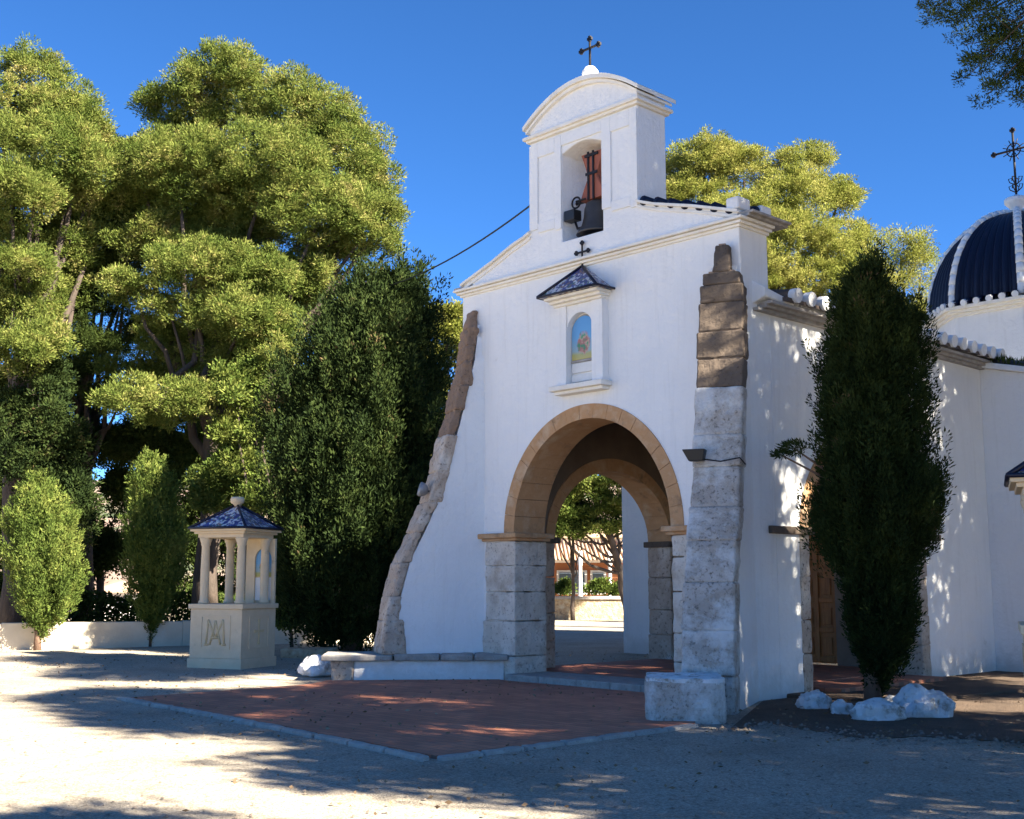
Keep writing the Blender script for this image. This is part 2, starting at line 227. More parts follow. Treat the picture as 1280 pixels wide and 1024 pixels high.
# ---------------------------------------------------------------- mesh helpers
def tag(o, label=None, cat=None, group=None, kind=None):
    if label: o['label'] = label
    if cat: o['category'] = cat
    if group: o['group'] = group
    if kind: o['kind'] = kind
    return o
def empty(name, loc=(0, 0, 0), rz=0):
    o = bpy.data.objects.new(name, None); COL.objects.link(o); o.location = loc; o.rotation_euler = (0, 0, rz); return o
class MB:
    def __init__(s): s.v = []; s.f = []; s.sm = []
    def add(s, vs, fs, smooth=False):
        n = len(s.v); s.v += [tuple(v) for v in vs]; s.f += [tuple(i+n for i in f) for f in fs]; s.sm += [smooth]*len(fs); return s
    def box(s, x0, x1, y0, y1, z0, z1):
        return s.add([(x0, y0, z0), (x1, y0, z0), (x1, y1, z0), (x0, y1, z0), (x0, y0, z1), (x1, y0, z1), (x1, y1, z1), (x0, y1, z1)],
                     [(3, 2, 1, 0), (4, 5, 6, 7), (0, 1, 5, 4), (1, 2, 6, 5), (2, 3, 7, 6), (3, 0, 4, 7)])
    def obox(s, c, ax, ay, az):   # oriented box: centre and half-axis vectors
        c, ax, ay, az = map(Vector, (c, ax, ay, az)); vs = []
        for k in (-1, 1):
            for i, j in ((-1, -1), (1, -1), (1, 1), (-1, 1)): vs.append(c+ax*i+ay*j+az*k)
        return s.add(vs, [(3, 2, 1, 0), (4, 5, 6, 7), (0, 1, 5, 4), (1, 2, 6, 5), (2, 3, 7, 6), (3, 0, 4, 7)])
    def hexa(s, b, t):            # bottom quad and top quad
        return s.add(list(b)+list(t), [(3, 2, 1, 0), (4, 5, 6, 7), (0, 1, 5, 4), (1, 2, 6, 5), (2, 3, 7, 6), (3, 0, 4, 7)])
    def slab(s, outer, a0, a1, axis='y', holes=()):
        loops = [list(outer)]+[list(h) for h in holes]
        def P(p, a): return (p[0], a, p[1]) if axis == 'y' else (a, p[0], p[1]) if axis == 'x' else (p[0], p[1], a)
        flat = [p for l in loops for p in l]; n = len(flat)
        tris = tessellate_polygon([[Vector((p[0], p[1], 0)) for p in l] for l in loops])
        vs = [P(p, a0) for p in flat]+[P(p, a1) for p in flat]; fs = []
        for t in tris: fs.append(tuple(t)); fs.append(tuple(i+n for i in reversed(t)))
        k = 0
        for l in loops:
            m = len(l)
            for i in range(m):
                a, b = k+i, k+(i+1) % m; fs.append((a, b, b+n, a+n))
            k += m
        return s.add(vs, fs)
    def lathe(s, prof, c=(0, 0, 0), n=20, smooth=True):
        vs = []; fs = []
        for r, z in prof:
            for i in range(n):
                a = 2*pi*i/n; vs.append((c[0]+r*cos(a), c[1]+r*sin(a), c[2]+z))
        for j in range(len(prof)-1):
            for i in range(n): fs.append((j*n+i, j*n+(i+1) % n, (j+1)*n+(i+1) % n, (j+1)*n+i))
        fs.append(tuple(range(n))[::-1]); fs.append(tuple(range((len(prof)-1)*n, len(prof)*n)))
        return s.add(vs, fs, smooth)
    def tube(s, pts, rads, n=8, smooth=True):
        pts = [Vector(p) for p in pts]
        if not hasattr(rads, '__len__'): rads = [rads]*len(pts)
        vs = []; fs = []; up = None
        for i, p in enumerate(pts):
            d = (pts[min(i+1, len(pts)-1)]-pts[max(i-1, 0)]).normalized()
            if up is None: up = Vector((0, 0, 1)) if abs(d.z) < .9 else Vector((1, 0, 0))
            x = d.cross(up).normalized(); y = x.cross(d).normalized(); up = y
            for k in range(n):
                a = 2*pi*k/n; vs.append(p+(x*cos(a)+y*sin(a))*rads[i])
        for j in range(len(pts)-1):
            for k in range(n): fs.append((j*n+k, j*n+(k+1) % n, (j+1)*n+(k+1) % n, (j+1)*n+k))
        fs.append(tuple(range(n))[::-1]); fs.append(tuple(range((len(pts)-1)*n, len(pts)*n)))
        return s.add(vs, fs, smooth)
    def build(s, name, mat, parent=None, bevel=0, seg=2, jitter=0):
        me = bpy.data.meshes.new(name)
        if jitter:
            s.v = [(x+random.uniform(-1, 1)*jitter, y+random.uniform(-1, 1)*jitter, z+random.uniform(-1, 1)*jitter) for x, y, z in s.v]
        me.from_pydata(s.v, [], s.f); me.update()
        import bmesh
        bm = bmesh.new(); bm.from_mesh(me); bmesh.ops.recalc_face_normals(bm, faces=bm.faces); bm.to_mesh(me); bm.free()
        me.polygons.foreach_set('use_smooth', s.sm); me.materials.append(mat)
        o = bpy.data.objects.new(name, me); COL.objects.link(o)
        if parent: o.parent = parent
        if bevel:
            b = o.modifiers.new('bevel', 'BEVEL'); b.width = bevel; b.segments = seg; b.limit_method = 'ANGLE'; b.angle_limit = radians(40)
        return o
def blob_rock(name, c, r, mat, seed=0, flat=.8, parent=None):
    import bmesh
    rs = random.Random(seed); bm = bmesh.new(); bmesh.ops.create_icosphere(bm, subdivisions=4, radius=1)
    from mathutils import noise
    off = Vector((rs.uniform(0, 99), rs.uniform(0, 99), rs.uniform(0, 99))); rdg = lambda q: 1-abs(noise.noise(q))*2
    for v in bm.verts:
        p = v.co.copy(); d = 1+.42*noise.noise(p*1.3+off)+.16*(rdg(p*2.3+off)-.6)+.10*(rdg(p*5+off)-.6)+.05*noise.noise(p*11+off)
        q = p*d
        q.x = math.copysign(abs(q.x)**.85, q.x); q.z = max(q.z, -.55)
        v.co = Vector((q.x*r[0], q.y*r[1], q.z*r[2]))
    me = bpy.data.meshes.new(name); bm.to_mesh(me); bm.free()
    me.polygons.foreach_set('use_smooth', [True]*len(me.polygons)); me.materials.append(mat)
    o = bpy.data.objects.new(name, me); COL.objects.link(o); o.location = c
    if parent: o.parent = parent
    return o
# displacement helper for rough masonry
def roughen(o, strength=.04, scale=.2, lv=3):
    sd = o.modifiers.new('sub', 'SUBSURF'); sd.subdivision_type = 'SIMPLE'; sd.levels = sd.render_levels = lv
    tx = bpy.data.textures.new('relief', 'CLOUDS'); tx.noise_scale = scale; tx.noise_depth = 3
    dm = o.modifiers.new('disp', 'DISPLACE'); dm.texture = tx; dm.strength = strength; dm.mid_level = .5; dm.texture_coords = 'LOCAL'
def arc(cx, cz, rx, rz, n=28, a0=180, a1=0):
    return [(cx+rx*cos(radians(a0+(a1-a0)*i/n)), cz+rz*sin(radians(a0+(a1-a0)*i/n))) for i in range(n+1)]
def arch_ring(mb, cx, cz, ri, ro, a0, a1, n, axis='y', gap=.0016):
    """voussoirs as separate wedges; ri, ro = (rx, rz)"""
    for i in range(n):
        t0 = pi-pi*i/n-gap; t1 = pi-pi*(i+1)/n+gap; q = []
        k = 3
        inner = [(cx+ri[0]*cos(t0+(t1-t0)*j/k), cz+ri[1]*sin(t0+(t1-t0)*j/k)) for j in range(k+1)]
        outer = [(cx+ro[0]*cos(t0+(t1-t0)*j/k), cz+ro[1]*sin(t0+(t1-t0)*j/k)) for j in range(k+1)][::-1]
        e = random.uniform(-.004, .004)
        mb.slab(inner+outer, a0+e, a1, axis)

# ---------------------------------------------------------------- the chapel
CH = empty('chapel', (OX, OY, 0), atan2(UY, UX))
tag(CH, 'whitewashed chapel with belfry gable, stone arch porch and blue tiled dome', 'chapel')
AX = -.10; R = radians
XL, XR = -3.35, 3.15
# facade: one plastered gable wall with arch and belfry opening
BL, BR = -1.47, 1.13
notch = [(AX-2.03, -.3), (AX-2.03, 2.42)]+arc(AX, 2.47, 2.03, 2.13, 36)[0:]+[(AX+2.03, 2.42), (AX+2.03, -.3)]
outer = [(XL, -.3)]+notch+[(XR, -.3), (XR, 7.33), (2.3, 7.60), (1.5, 7.82), (BR+.12, 7.90), (BR, 7.96), (BR, 9.66), (BL, 9.66), (BL, 7.96), (BL-.12, 7.90), (BL-.45, 7.82), (-2.5, 7.60), (XL, 7.33)]
oc, ow = -.17, .49
hole = [(oc-ow, 7.62), (oc+ow, 7.62)]+[(oc+ow-2*ow*i/10, 9.24+.13*sin(pi*i/10)) for i in range(11)]
MB().slab(outer, 0, .75, 'y', [hole]).build('facade_wall', M['white'], CH, .02)
# lower course of belfry recessed panels: raised border strips
fr = MB()
for x0, x1 in ((BL, oc-ow), (oc+ow, BR)):
    m = (x1-x0)
    fr.box(x0, x0+.24*m+.02, -.03, 0, 7.98, 9.6); fr.box(x1-.2*m, x1, -.03, 0, 7.86, 9.6)
    fr.box(x0+.24*m+.02, x1-.2*m, -.03, 0, 9.33, 9.6); fr.box(x0+.24*m+.02, x1-.2*m, -.03, 0, 7.9, 8.08)
fr.box(oc-ow, oc+ow, -.03, 0, 9.4, 9.6)
fr.build('belfry_moulding', M['white'], CH, .012)
# horizontal cornice at the eaves, raking cornice above
c = MB()
for dz, pr in ((0, .04), (.045, .09), (.10, .14)):
    c.box(XL-pr, XR+pr, -pr, .75+pr*.2, 7.06+dz, 7.06+dz+.045)
c.build('eaves_cornice', M['trim'], CH, .008)
# return of the cornice on the right side of the gable wall
c = MB(); c2 = MB()
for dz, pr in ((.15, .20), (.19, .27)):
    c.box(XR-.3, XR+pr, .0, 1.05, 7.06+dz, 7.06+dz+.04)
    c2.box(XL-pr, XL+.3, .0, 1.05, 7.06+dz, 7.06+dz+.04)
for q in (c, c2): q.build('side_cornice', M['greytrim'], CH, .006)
def rake(side):
    pts = [(XR+.02, 7.33), (2.3, 7.61), (1.5, 7.83), (BR+.15, 7.91), (BR-.02, 7.98)] if side > 0 else [(XL-.02, 7.33), (-2.5, 7.61), (BL-.45, 7.83), (BL-.15, 7.91), (BL+.02, 7.98)]
    return pts
for sd in (1, -1):
    p = rake(sd); m = MB()
    for off, pr, th in ((0, .07, .05), (-.09, .03, .05)):
        poly = [(x, z+off) for x, z in p]+[(x, z+off-th) for x, z in reversed(p)]
        m.slab(poly, -pr, 0 if off else .75, 'y')
    m.build('raking_cornice', M['trim'], CH, .008)
# belfry cornice and curved cap
c = MB(); c.box(BL-.05, BR+.05, -.06, .81, 9.66, 9.71); c.box(BL-.10, BR+.10, -.11, .86, 9.71, 9.77)
c.build('belfry_cornice', M['trim'], CH, .01)
cap = MB(); top = arc(oc, 9.72, 1.46, 0, 1); n = 24
def segtop(hw, z0, rise): return [(oc-hw+2*hw*i/n, z0+rise*(1-((2*i/n-1)**2))) for i in range(n+1)]
cap.slab([(BL, 9.77), (BR, 9.77)]+segtop(1.30, 9.93, .46)[::-1], 0, .75)
cap.build('belfry_cap', M['white'], CH, .01)
m = MB(); a = segtop(1.39, 9.90, .53); b_ = segtop(1.39, 9.975, .54)
m.slab(a+b_[::-1], -.12, .95); m.slab(segtop(1.355, 9.84, .52)+segtop(1.355, 9.895, .535)[::-1], -.07, .88); m.build('cap_coping', M['trim'], CH, .008)
# finial ball and cross
m = MB(); m.lathe([(.12, -.24), (.10, -.17), (.07, -.15), (.105, -.11), (.142, -.06), (.155, 0), (.142, .06), (.09, .126), (.01, .155)], (oc-.05, .3, 10.72), 20)
m.build('finial_ball', M['white'], CH)
def iron_cross(mb, c, h, w_, r, trefoil=True, arm=.68):
    x, y, z = c
    mb.tube([(x, y, z), (x, y, z+h)], r, 6); zc = z+h*arm
    mb.tube([(x-w_/2, y, zc), (x+w_/2, y, zc)], r, 6)
    if trefoil:
        for ex, ez in ((x-w_/2, zc), (x+w_/2, zc), (x, z+h)):
            for dx, dz in ((0, r*1.3), (r*1.3, 0), (0, -r*1.3), (-r*1.3, 0)): mb.obox((ex+dx, y, ez+dz), (r*1.1, 0, 0), (0, r, 0), (0, 0, r*1.1))
m = MB(); iron_cross(m, (oc-.05, .3, 10.85), .55, .42, .022); m.build('cross', M['iron'], CH)
# glazed tiles along the right rake of the gable and their plastered ends
m = MB(); e = MB()
for i in range(7):
    x = 1.25+i*.29; z = 7.90-.012*i-(i*.29)*.27+.03
    m.tube([(x, -.02, z), (x, .8, z)], .085, 10)
m2 = MB()
for i in range(7):
    x = 1.1+i*.31; zz = 7.93-.27*(i*.31)
m.build('gable_tiles', M['bluetile'], CH)
e = MB(); e.box(2.93, 3.17, -.03, .3, 7.36, 7.56); e.box(3.0, 3.22, .52, .80, 7.33, 7.52); e.build('gable_tile_ends', M['plug'], CH, .03, 3)
m = MB(); m.tube([(3.0, .41, 7.42), (3.2, .41, 7.38)], .09, 10); m.build('gable_corner_tile', M['bluetile'], CH)
# arch stones
m = MB(); arch_ring(m, AX, 2.46, (1.80, 1.92), (2.06, 2.17), -.018, .77, 19); m.build('front_arch', M['arch'], CH, .006)
# piers: dressed stone, each built of courses
def pier(x0, x1, y0, y1, z0, z1, courses, name='pier', mat='pale', jag=None):
    m = MB(); zz = [z0]+[z0+(z1-z0)*k for k in courses]+[z1]
    for i in range(len(zz)-1):
        j0 = random.uniform(0, jag[0]) if jag else 0; j1 = random.uniform(0, jag[1]) if jag else 0
        e = random.uniform(0, .008)
        m.box(x0-j0, x1+j1, y0-e, y1, zz[i]+.003, zz[i+1]-.003)
    o = m.build(name, M[mat], CH, .025, 3); roughen(o, .065, .24, 3); return o
pier(-2.62, -1.86, -.03, .78, -.12, 2.34, (.17, .42, .63, .82), jag=(.1, 0))
pier(1.72, 2.20, -.03, .78, -.12, 2.34, (.2, .38, .64, .86))
for x0, x1 in ((-2.76, -1.74), (1.58, 2.26)):
    m = MB(); m.box(x0+.05, x1-.05, -.07, .82, 2.34, 2.39); m.box(x0, x1, -.13, .88, 2.39, 2.48)
    m.build('impost', M['arch'], CH, .02, 3)
# side walls with arched openings
sc0, sr, srise = 3.40, 1.76, 1.42
def side_outline(y0=.75, y1=8.0, z1=5.8):
    return [(y0, -.3), (sc0-sr-.22, -.3), (sc0-sr-.22, 2.40)]+arc(sc0, 2.42, sr+.22, srise+.24, 28)+[(sc0+sr+.22, 2.40), (sc0+sr+.22, -.3), (y1, -.3), (y1, z1), (y0, z1)]
MB().slab(side_outline(), 2.62, XR-.004, 'x').build('right_wall', M['white'], CH, .02)
MB().slab(side_outline(), XL+.25, -2.62, 'x').build('left_wall', M['white'], CH, .02)
for x0, x1 in ((2.50, 2.62), (-2.62, -2.50)):
    MB().slab(side_outline(.75, 6.0, 5.1), x0, x1, 'x').build('inner_wall', M['porchbrown'], CH, .01)
MB().slab([(-2.5, 2.6)]+[(AX-2.03, 2.6)]+arc(AX, 2.47, 2.07, 2.18, 30)[1:-1]+[(AX+2.03, 2.6), (2.5, 2.6), (2.5, 5.1), (-2.5, 5.1)], .75, .80, 'y').build('inner_wall', M['porchbrown'], CH)
for x0, x1 in ((2.48, XR+.016), (XL+.234, -2.48)):
    m = MB(); arch_ring(m, sc0, 2.42, (sr, srise), (sr+.24, srise+.26), x0, x1, 15, 'x'); m.build('side_arch', M['arch'], CH, .006)
    for y0, y1 in ((sc0-sr-.24, sc0-sr), (sc0+sr, sc0+sr+.24)):
        m = MB(); zz = [-.12, .5, 1.02, 1.7, 2.36]
        for i in range(4): m.box(x0+.004, x1-.004+random.uniform(-.006, .004), y0-random.uniform(0, .06), y1+random.uniform(0, .03) if y0 > sc0 else y1, zz[i]+.003, zz[i+1]-.003)
        roughen(m.build('side_pier', M['rubble'], CH, .025, 3), .04, .2, 3)
for x0, x1 in ((2.44, XR+.07), (XL+.18, -2.44)):
    MB().box(x0, x1, .55, sc0-sr+.10, 2.34, 2.46).build('side_impost', M['brown'], CH, .015)
    MB().box(x0, x1, sc0+sr-.10, sc0+sr+.75, 2.34, 2.46).build('side_impost', M['brown'], CH, .015)
# back wall of the porch, church door, ceiling, floors
dw = 1.0
MB().slab([(-2.5, -.1), (AX-dw, -.1), (AX-dw, 3.0)]+arc(AX, 3.0, dw, .35, 12)[1:-1]+[(AX+dw, 3.0), (AX+dw, -.1), (2.5, -.1), (2.5, 5.1), (-2.5, 5.1)], 6.0, 6.35).build('porch_back_wall', M['porchbrown'], CH, .01)
MB().box(-2.62, 2.62, .75, 6.35, 5.1, 5.25).build('porch_ceiling', M['porchbrown'], CH)
door = MB().box(AX-dw, AX+dw, 6.17, 6.24, .02, 3.34).build('door', M['wood'], CH)
m = MB()
for i in (0, 1):
    x0 = AX-dw+i*dw+.02
    for x in (x0, x0+.43, x0+.86): m.box(x, x+.10, 6.13, 6.17, .03, 3.1)
    for z in (.05, .62, 1.2, 1.78, 2.36, 2.94): m.box(x0+.1, x0+.43, 6.13, 6.17, z, z+.1); m.box(x0+.53, x0+.86, 6.13, 6.17, z, z+.1)
    for z in (.27, .85, 1.43, 2.0, 2.6):
        for x in (x0+.16, x0+.59): m.box(x, x+.21, 6.145, 6.17, z-.08, z+.25)
m.build('door_panel', M['wood'], door, .012)
m = MB(); m.tube([(AX+.09, 6.12, 1.2), (AX+.09, 6.07, 1.2), (AX+.09, 6.07, 1.36), (AX+.09, 6.12, 1.36)], .012, 6); m.build('handle', M['iron'], door)
fl = MB().box(-2.9, 2.62, .8, 6.0, -.2, 0).build('porch_floor', M['terra'], CH)
m = MB(); xs = [-1.92, -1.1, -.2, .55, 1.2, 1.80]
for a, b_ in zip(xs[:-1], xs[1:]): m.box(a+.004, b_-.004, -.22+random.uniform(-.01, .01), .8, -.2, .004)
m.build('threshold', M['kerb'], CH, .02, 3)
m = MB()
for x0, x1, y0, y1, z in ((2.62, 3.6, 1.7, 5.1, -.02), (3.6, 4.0, 1.7, 5.1, -.09)): m.box(x0, x1, y0, y1, -.25, z)
m.build('side_step', M['terra'], CH, .015)
# transept behind, lower wings raking outward
def transept(x0, x1, name):
    z0 = 5.86; zz = 5.86-.24*abs(abs(x1)-3.1)
    if x1 > 0: pl = [(3.0, -.3), (x1, -.3), (x1, zz), (3.0, z0)]
    else: pl = [(x1, -.3), (-3.0, -.3), (-3.0, z0), (x1, zz)]
    MB().slab(pl, 8.0, 23.0).build(name, M['white'], CH, .02)
    m = MB()
    if x1 > 0: pl2 = [(3.0, z0+.0), (x1+.25, zz-.06), (x1+.25, zz+.04), (3.0, z0+.12)]
    else: pl2 = [(x1-.25, zz-.06), (-3.0, z0), (-3.0, z0+.12), (x1-.25, zz+.04)]
    m.slab(pl2, 7.86, 23.1); m.build('wing_verge', M['plug'], CH, .015)
    m = MB()
    k = 0
    y = 8.0
    while y < 22.8:
        xa, xb = (3.0, x1+.28) if x1 > 0 else (-3.0, x1-.28)
        m.tube([(xa, y+.1, z0+.14), (xb, y+.1, zz+.05)], .09, 8); y += .3
    m.build('wing_roof_tiles', M['darktile'], CH)
transept(0, 6.1, 'transept_wing'); transept(0, -6.35, 'transept_wing')
# nave roof: low double slope with barrel tiles, plugs and moulded eaves
EZ, RZ, OH = 5.98, 6.55, .32
m = MB(); m.slab([(XL-OH+.25, EZ-.02), (AX, RZ-.02), (XR+OH, EZ-.02), (XR+OH, EZ+.04), (AX, RZ+.04), (XL-OH+.25, EZ+.04)], .78, 8.6); m.build('roof_deck', M['darktile'], CH)
t = MB(); pl = MB()
y = 1.0
while y < 8.5:
    for xe in (XR+OH+.03, XL-OH+.22):
        jz = random.uniform(-.008, .008)
        t.tube([(xe-(.08 if xe > 0 else -.08), y, EZ+.10+jz), (AX, y, RZ+.11)], .105, 10)
        pl.tube([(xe+(.035 if xe > 0 else -.035), y, EZ+.085+jz), (xe-(.09 if xe > 0 else -.09), y, EZ+.10+jz)], [.118, .112], 14, False)
    y += .40
t.build('roof_tiles', M['darktile'], CH); pl.build('tile_ends', M['plug'], CH)
m = MB()
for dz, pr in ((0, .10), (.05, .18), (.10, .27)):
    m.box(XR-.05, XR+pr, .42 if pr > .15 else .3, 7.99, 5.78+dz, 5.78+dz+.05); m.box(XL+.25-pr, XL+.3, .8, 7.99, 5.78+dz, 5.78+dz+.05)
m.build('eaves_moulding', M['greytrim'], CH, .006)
m = MB(); m.hexa([(3.0, .30, 5.84), (3.38, .30, 5.98), (3.38, 1.1, 5.93), (3.0, 1.1, 5.93)], [(3.0, .30, 6.36), (3.38, .30, 6.12), (3.38, 1.1, 6.0), (3.0, 1.1, 6.25)]); m.build('eaves_end_block', M['white'], CH, .02)
# octagonal drum
DY = 17.9
def octp(r, rot=22.5): return [(AX+r*cos(radians(rot+45*i)), DY+r*sin(radians(rot+45*i))) for i in range(8)]
MB().slab(octp(2.42), 4.5, 8.78, 'z').build('drum', M['white'], CH, .02)
m = MB(); m.slab(octp(2.50), 8.70, 8.78, 'z'); m.slab(octp(2.60), 8.78, 8.86, 'z'); m.slab(octp(2.70), 8.86, 8.95, 'z'); m.build('drum_cornice', M['trim'], CH, .01)
# dome faces: vertical rows of glazed tiles
vs = []; fs = []; NR = 20; rows = 7; sub = 6
def dome_r(t):  # t 0..1 from base to crown -> (radius, height)
    a = t*pi/2
    return 2.42*cos(a)**.92 if t < 1 else 0.0, 2.85*sin(a)
for f in range(8):
    a0, a1 = radians(22.5+45*f), radians(22.5+45*(f+1))
    base = len(vs)
    K = rows*sub
    for j in range(NR+1):
        r, h = dome_r(.03+j/NR*.93)
        for k in range(K+1):
            q = k/K; x = r*((1-q)*cos(a0)+q*cos(a1)); yv = r*((1-q)*sin(a0)+q*sin(a1))
            am = (a0+a1)/2; bulge = .13*abs(sin(pi*rows*q))*(r/2.42)**.5
            step = .012*((j*1.0) % 2)
            x += cos(am)*(bulge+step); yv += sin(am)*(bulge+step)
            vs.append((AX+x, DY+yv, 9.0+h))
    for j in range(NR):
        for k in range(K): fs.append((base+j*(K+1)+k, base+j*(K+1)+k+1, base+(j+1)*(K+1)+k+1, base+(j+1)*(K+1)+k))
MB().add(vs, fs, True).build('dome', M['bluetile'], CH)
for f in range(8):
    a = radians(22.5+45*f); m = MB()
    for j in range(15):
        t0, t1 = .0+j*.064, .0+(j+1)*.064
        p = []
        for t_ in (t0, t1+.012):
            r, h = dome_r(min(t_, .99)); p.append((AX+(r+.05)*cos(a), DY+(r+.05)*sin(a), 9.0+h+.03))
        m.tube(p, [.112, .095], 10)
    m.build('dome_rib', M['ribwhite'], CH)
m = MB(); bt = MB()
for f in range(8):
    a0, a1 = radians(22.5+45*f), radians(22.5+45*(f+1))
    for k in range(6):
        q = (k+.5)/6; x = 2.72*((1-q)*cos(a0)+q*cos(a1)); yv = 2.72*((1-q)*sin(a0)+q*sin(a1))
        m.tube([(AX+x*1.012, DY+yv*1.012, 9.0), (AX+x*.97, DY+yv*.97, 9.02)], [.088, .095], 12, False)
        xi, yi = x*.86, yv*.86
        bt.tube([(AX+x*.99, DY+yv*.99, 9.0), (AX+xi, DY+yi, 9.14)], .10, 8)
m.build('dome_tile_ends', M['plug'], CH); bt.build('dome_eave_tiles', M['bluetile'], CH)
m = MB(); m.lathe([(.30, 0), (.26, .12), (.17, .2), (.15, .28), (.24, .38), (.33, .48), (.34, .58), (.30, .62), (.15, .66), (.06, .72)], (AX, DY, 11.72), 24); m.build('dome_finial', M['ribwhite'], CH)
m = MB(); z = 12.4; cx, cy = AX, DY
iron_cross(m, (cx, cy, z), 1.95, 1.15, .032, True, .70)
m.tube([(cx, cy-.6, z+1.365), (cx, cy+.6, z+1.365)], .005, 4)
for k in range(16):
    a = 2*pi*k/16; b2 = 2*pi*(k+1)/16
    m.tube([(cx+.2*cos(a), cy, z+1.365+.2*sin(a)), (cx+.2*cos(b2), cy, z+1.365+.2*sin(b2))], .018, 5)
for k in range(8):
    a = 2*pi*k/8+.39; m.tube([(cx+.1*cos(a), cy, z+1.365+.1*sin(a)), (cx+.33*cos(a), cy, z+1.365+.33*sin(a))], .014, 5)
for s_ in (-1, 1):
    for zz in (.12, .34):
        m.tube([(cx+s_*.02, cy, z+zz), (cx+s_*.17, cy, z+zz+.1), (cx+s_*.2, cy, z+zz+.2), (cx+s_*.1, cy, z+zz+.22), (cx+s_*.1, cy, z+zz+.14)], .016, 5)
        m.tube([(cx, cy+s_*.02, z+zz), (cx, cy+s_*.17, z+zz+.1), (cx, cy+s_*.2, z+zz+.2), (cx, cy+s_*.1, z+zz+.22)], .016, 5)
m.build('dome_cross', M['iron'], CH)
# niche
NC = -.13
m = MB()
m.box(NC-.55, NC-.30, -.16, 0, 4.97, 6.38); m.box(NC+.30, NC+.55, -.16, 0, 4.97, 6.38)
spand = [(NC-.30, 6.38), (NC-.30, 5.93)]+arc(NC, 5.93, .30, .30, 12)[1:-1]+[(NC+.30, 5.93), (NC+.30, 6.38)]
m.slab(spand, -.13, 0)
niche = m.build('niche', M['white'], CH, .012)
m = MB()
for dz, pr, hx in ((0, .20, .57), (.05, .28, .60), (.10, .38, .63)): m.box(NC-hx, NC+hx, -pr, 0, 6.38+dz, 6.43+dz)
m.build('niche_cornice', M['trim'], niche, .01)
m = MB(); ap = (NC, -.02, 7.06); L_, R_ = NC-.70, NC+.70; f = -.47
m.add([(L_, 0, 6.535), (L_, f, 6.535), (R_, f, 6.535), (R_, 0, 6.535), (NC-.03, -.05, 7.05), (NC+.03, -.05, 7.05), (NC+.03, 0, 7.05), (NC-.03, 0, 7.05)], [(0, 1, 2, 3), (1, 2, 5, 4), (0, 1, 4, 7), (3, 2, 5, 6), (4, 5, 6, 7), (0, 3, 6, 7)])
m.build('niche_roof', M['mosaic'], niche)
m = MB(); m.tube([(L_, f, 6.545), (R_, f, 6.545)], .022, 6); m.tube([(R_, f, 6.545), (R_, 0, 6.545)], .022, 6); m.tube([(L_, f, 6.545), (L_, 0, 6.545)], .022, 6)
m.tube([(R_, f, 6.55), (NC, -.05, 7.06)], .028, 6); m.tube([(L_, f, 6.55), (NC, -.05, 7.06)], .028, 6)
m.build('niche_roof_edge', M['bluetile'], niche)
m = MB(); iron_cross(m, (NC, -.05, 7.0), .48, .28, .017, True, .66); m.build('niche_cross', M['iron'], niche)
m = MB(); m.box(NC-.56, NC+.56, -.20, 0, 4.82, 4.88); m.box(NC-.62, NC+.62, -.28, 0, 4.88, 4.97); m.build('niche_sill', M['trim'], niche, .012)
m = MB(); m.slab([(NC-.28, 5.42), (NC+.28, 5.42), (NC+.28, 5.90)]+arc(NC, 5.90, .28, .28, 14, 0, 180)[1:], -.03, -.012); m.build('tile_picture', M['picture'], niche)
m = MB(); poly = [(NC-.30, 5.40), (NC+.30, 5.40), (NC+.30, 5.91)]+arc(NC, 5.91, .30, .30, 14, 0, 180)[1:]
m.slab(poly, -.012, 0); m.box(NC-.29, NC+.29, -.045, -.01, 5.375, 5.41); m.build('picture_frame', M['greytrim'], niche)
m = MB(); m.box(NC-.28, NC+.28, -.04, 0, 5.19, 5.36); m.box(NC-.28, NC+.28, -.05, 0, 5.03, 5.15); m.build('plaque', M['offwhite'], niche, .006)
# buttresses
PO = [(0.36, 6.72), (0.45, 6.64), (0.48, 6.24), (0.54, 5.76), (0.66, 5.32), (0.75, 4.8), (0.91, 4.29), (1.03, 3.76), (1.19, 3.26), (1.35, 2.76), (1.55, 2.4), (1.78, 1.94), (1.9, 1.43), (1.98, 1.12), (2.05, 0.48), (2.08, -.2)]
def outer_t(z):
    for (t0, z0), (t1, z1) in zip(PO[:-1], PO[1:]):
        if z0 >= z >= z1: return t0+(t1-t0)*(z0-z)/(z0-z1)
    return PO[0][0] if z > PO[0][1] else PO[-1][0]
PI_ = [(.17, 6.72), (.18, 6.21), (.27, 5.78), (.30, 5.29), (.44, 4.97), (.48, 4.48), (.60, 4.3), (.65, 3.78), (.77, 3.55), (.84, 3.18), (1.02, 2.73), (1.22, 2.46), (1.54, 1.69), (1.62, 1.37), (1.58, .92), (1.48, .89), (1.46, -.2)]
def inner_t(z):
    for (t0, z0), (t1, z1) in zip(PI_[:-1], PI_[1:]):
        if z0 >= z >= z1: return t0+(t1-t0)*(z0-z)/max(z0-z1, .001)
    return PI_[0][0] if z > PI_[0][1] else PI_[-1][0]
outer_all = outer_t
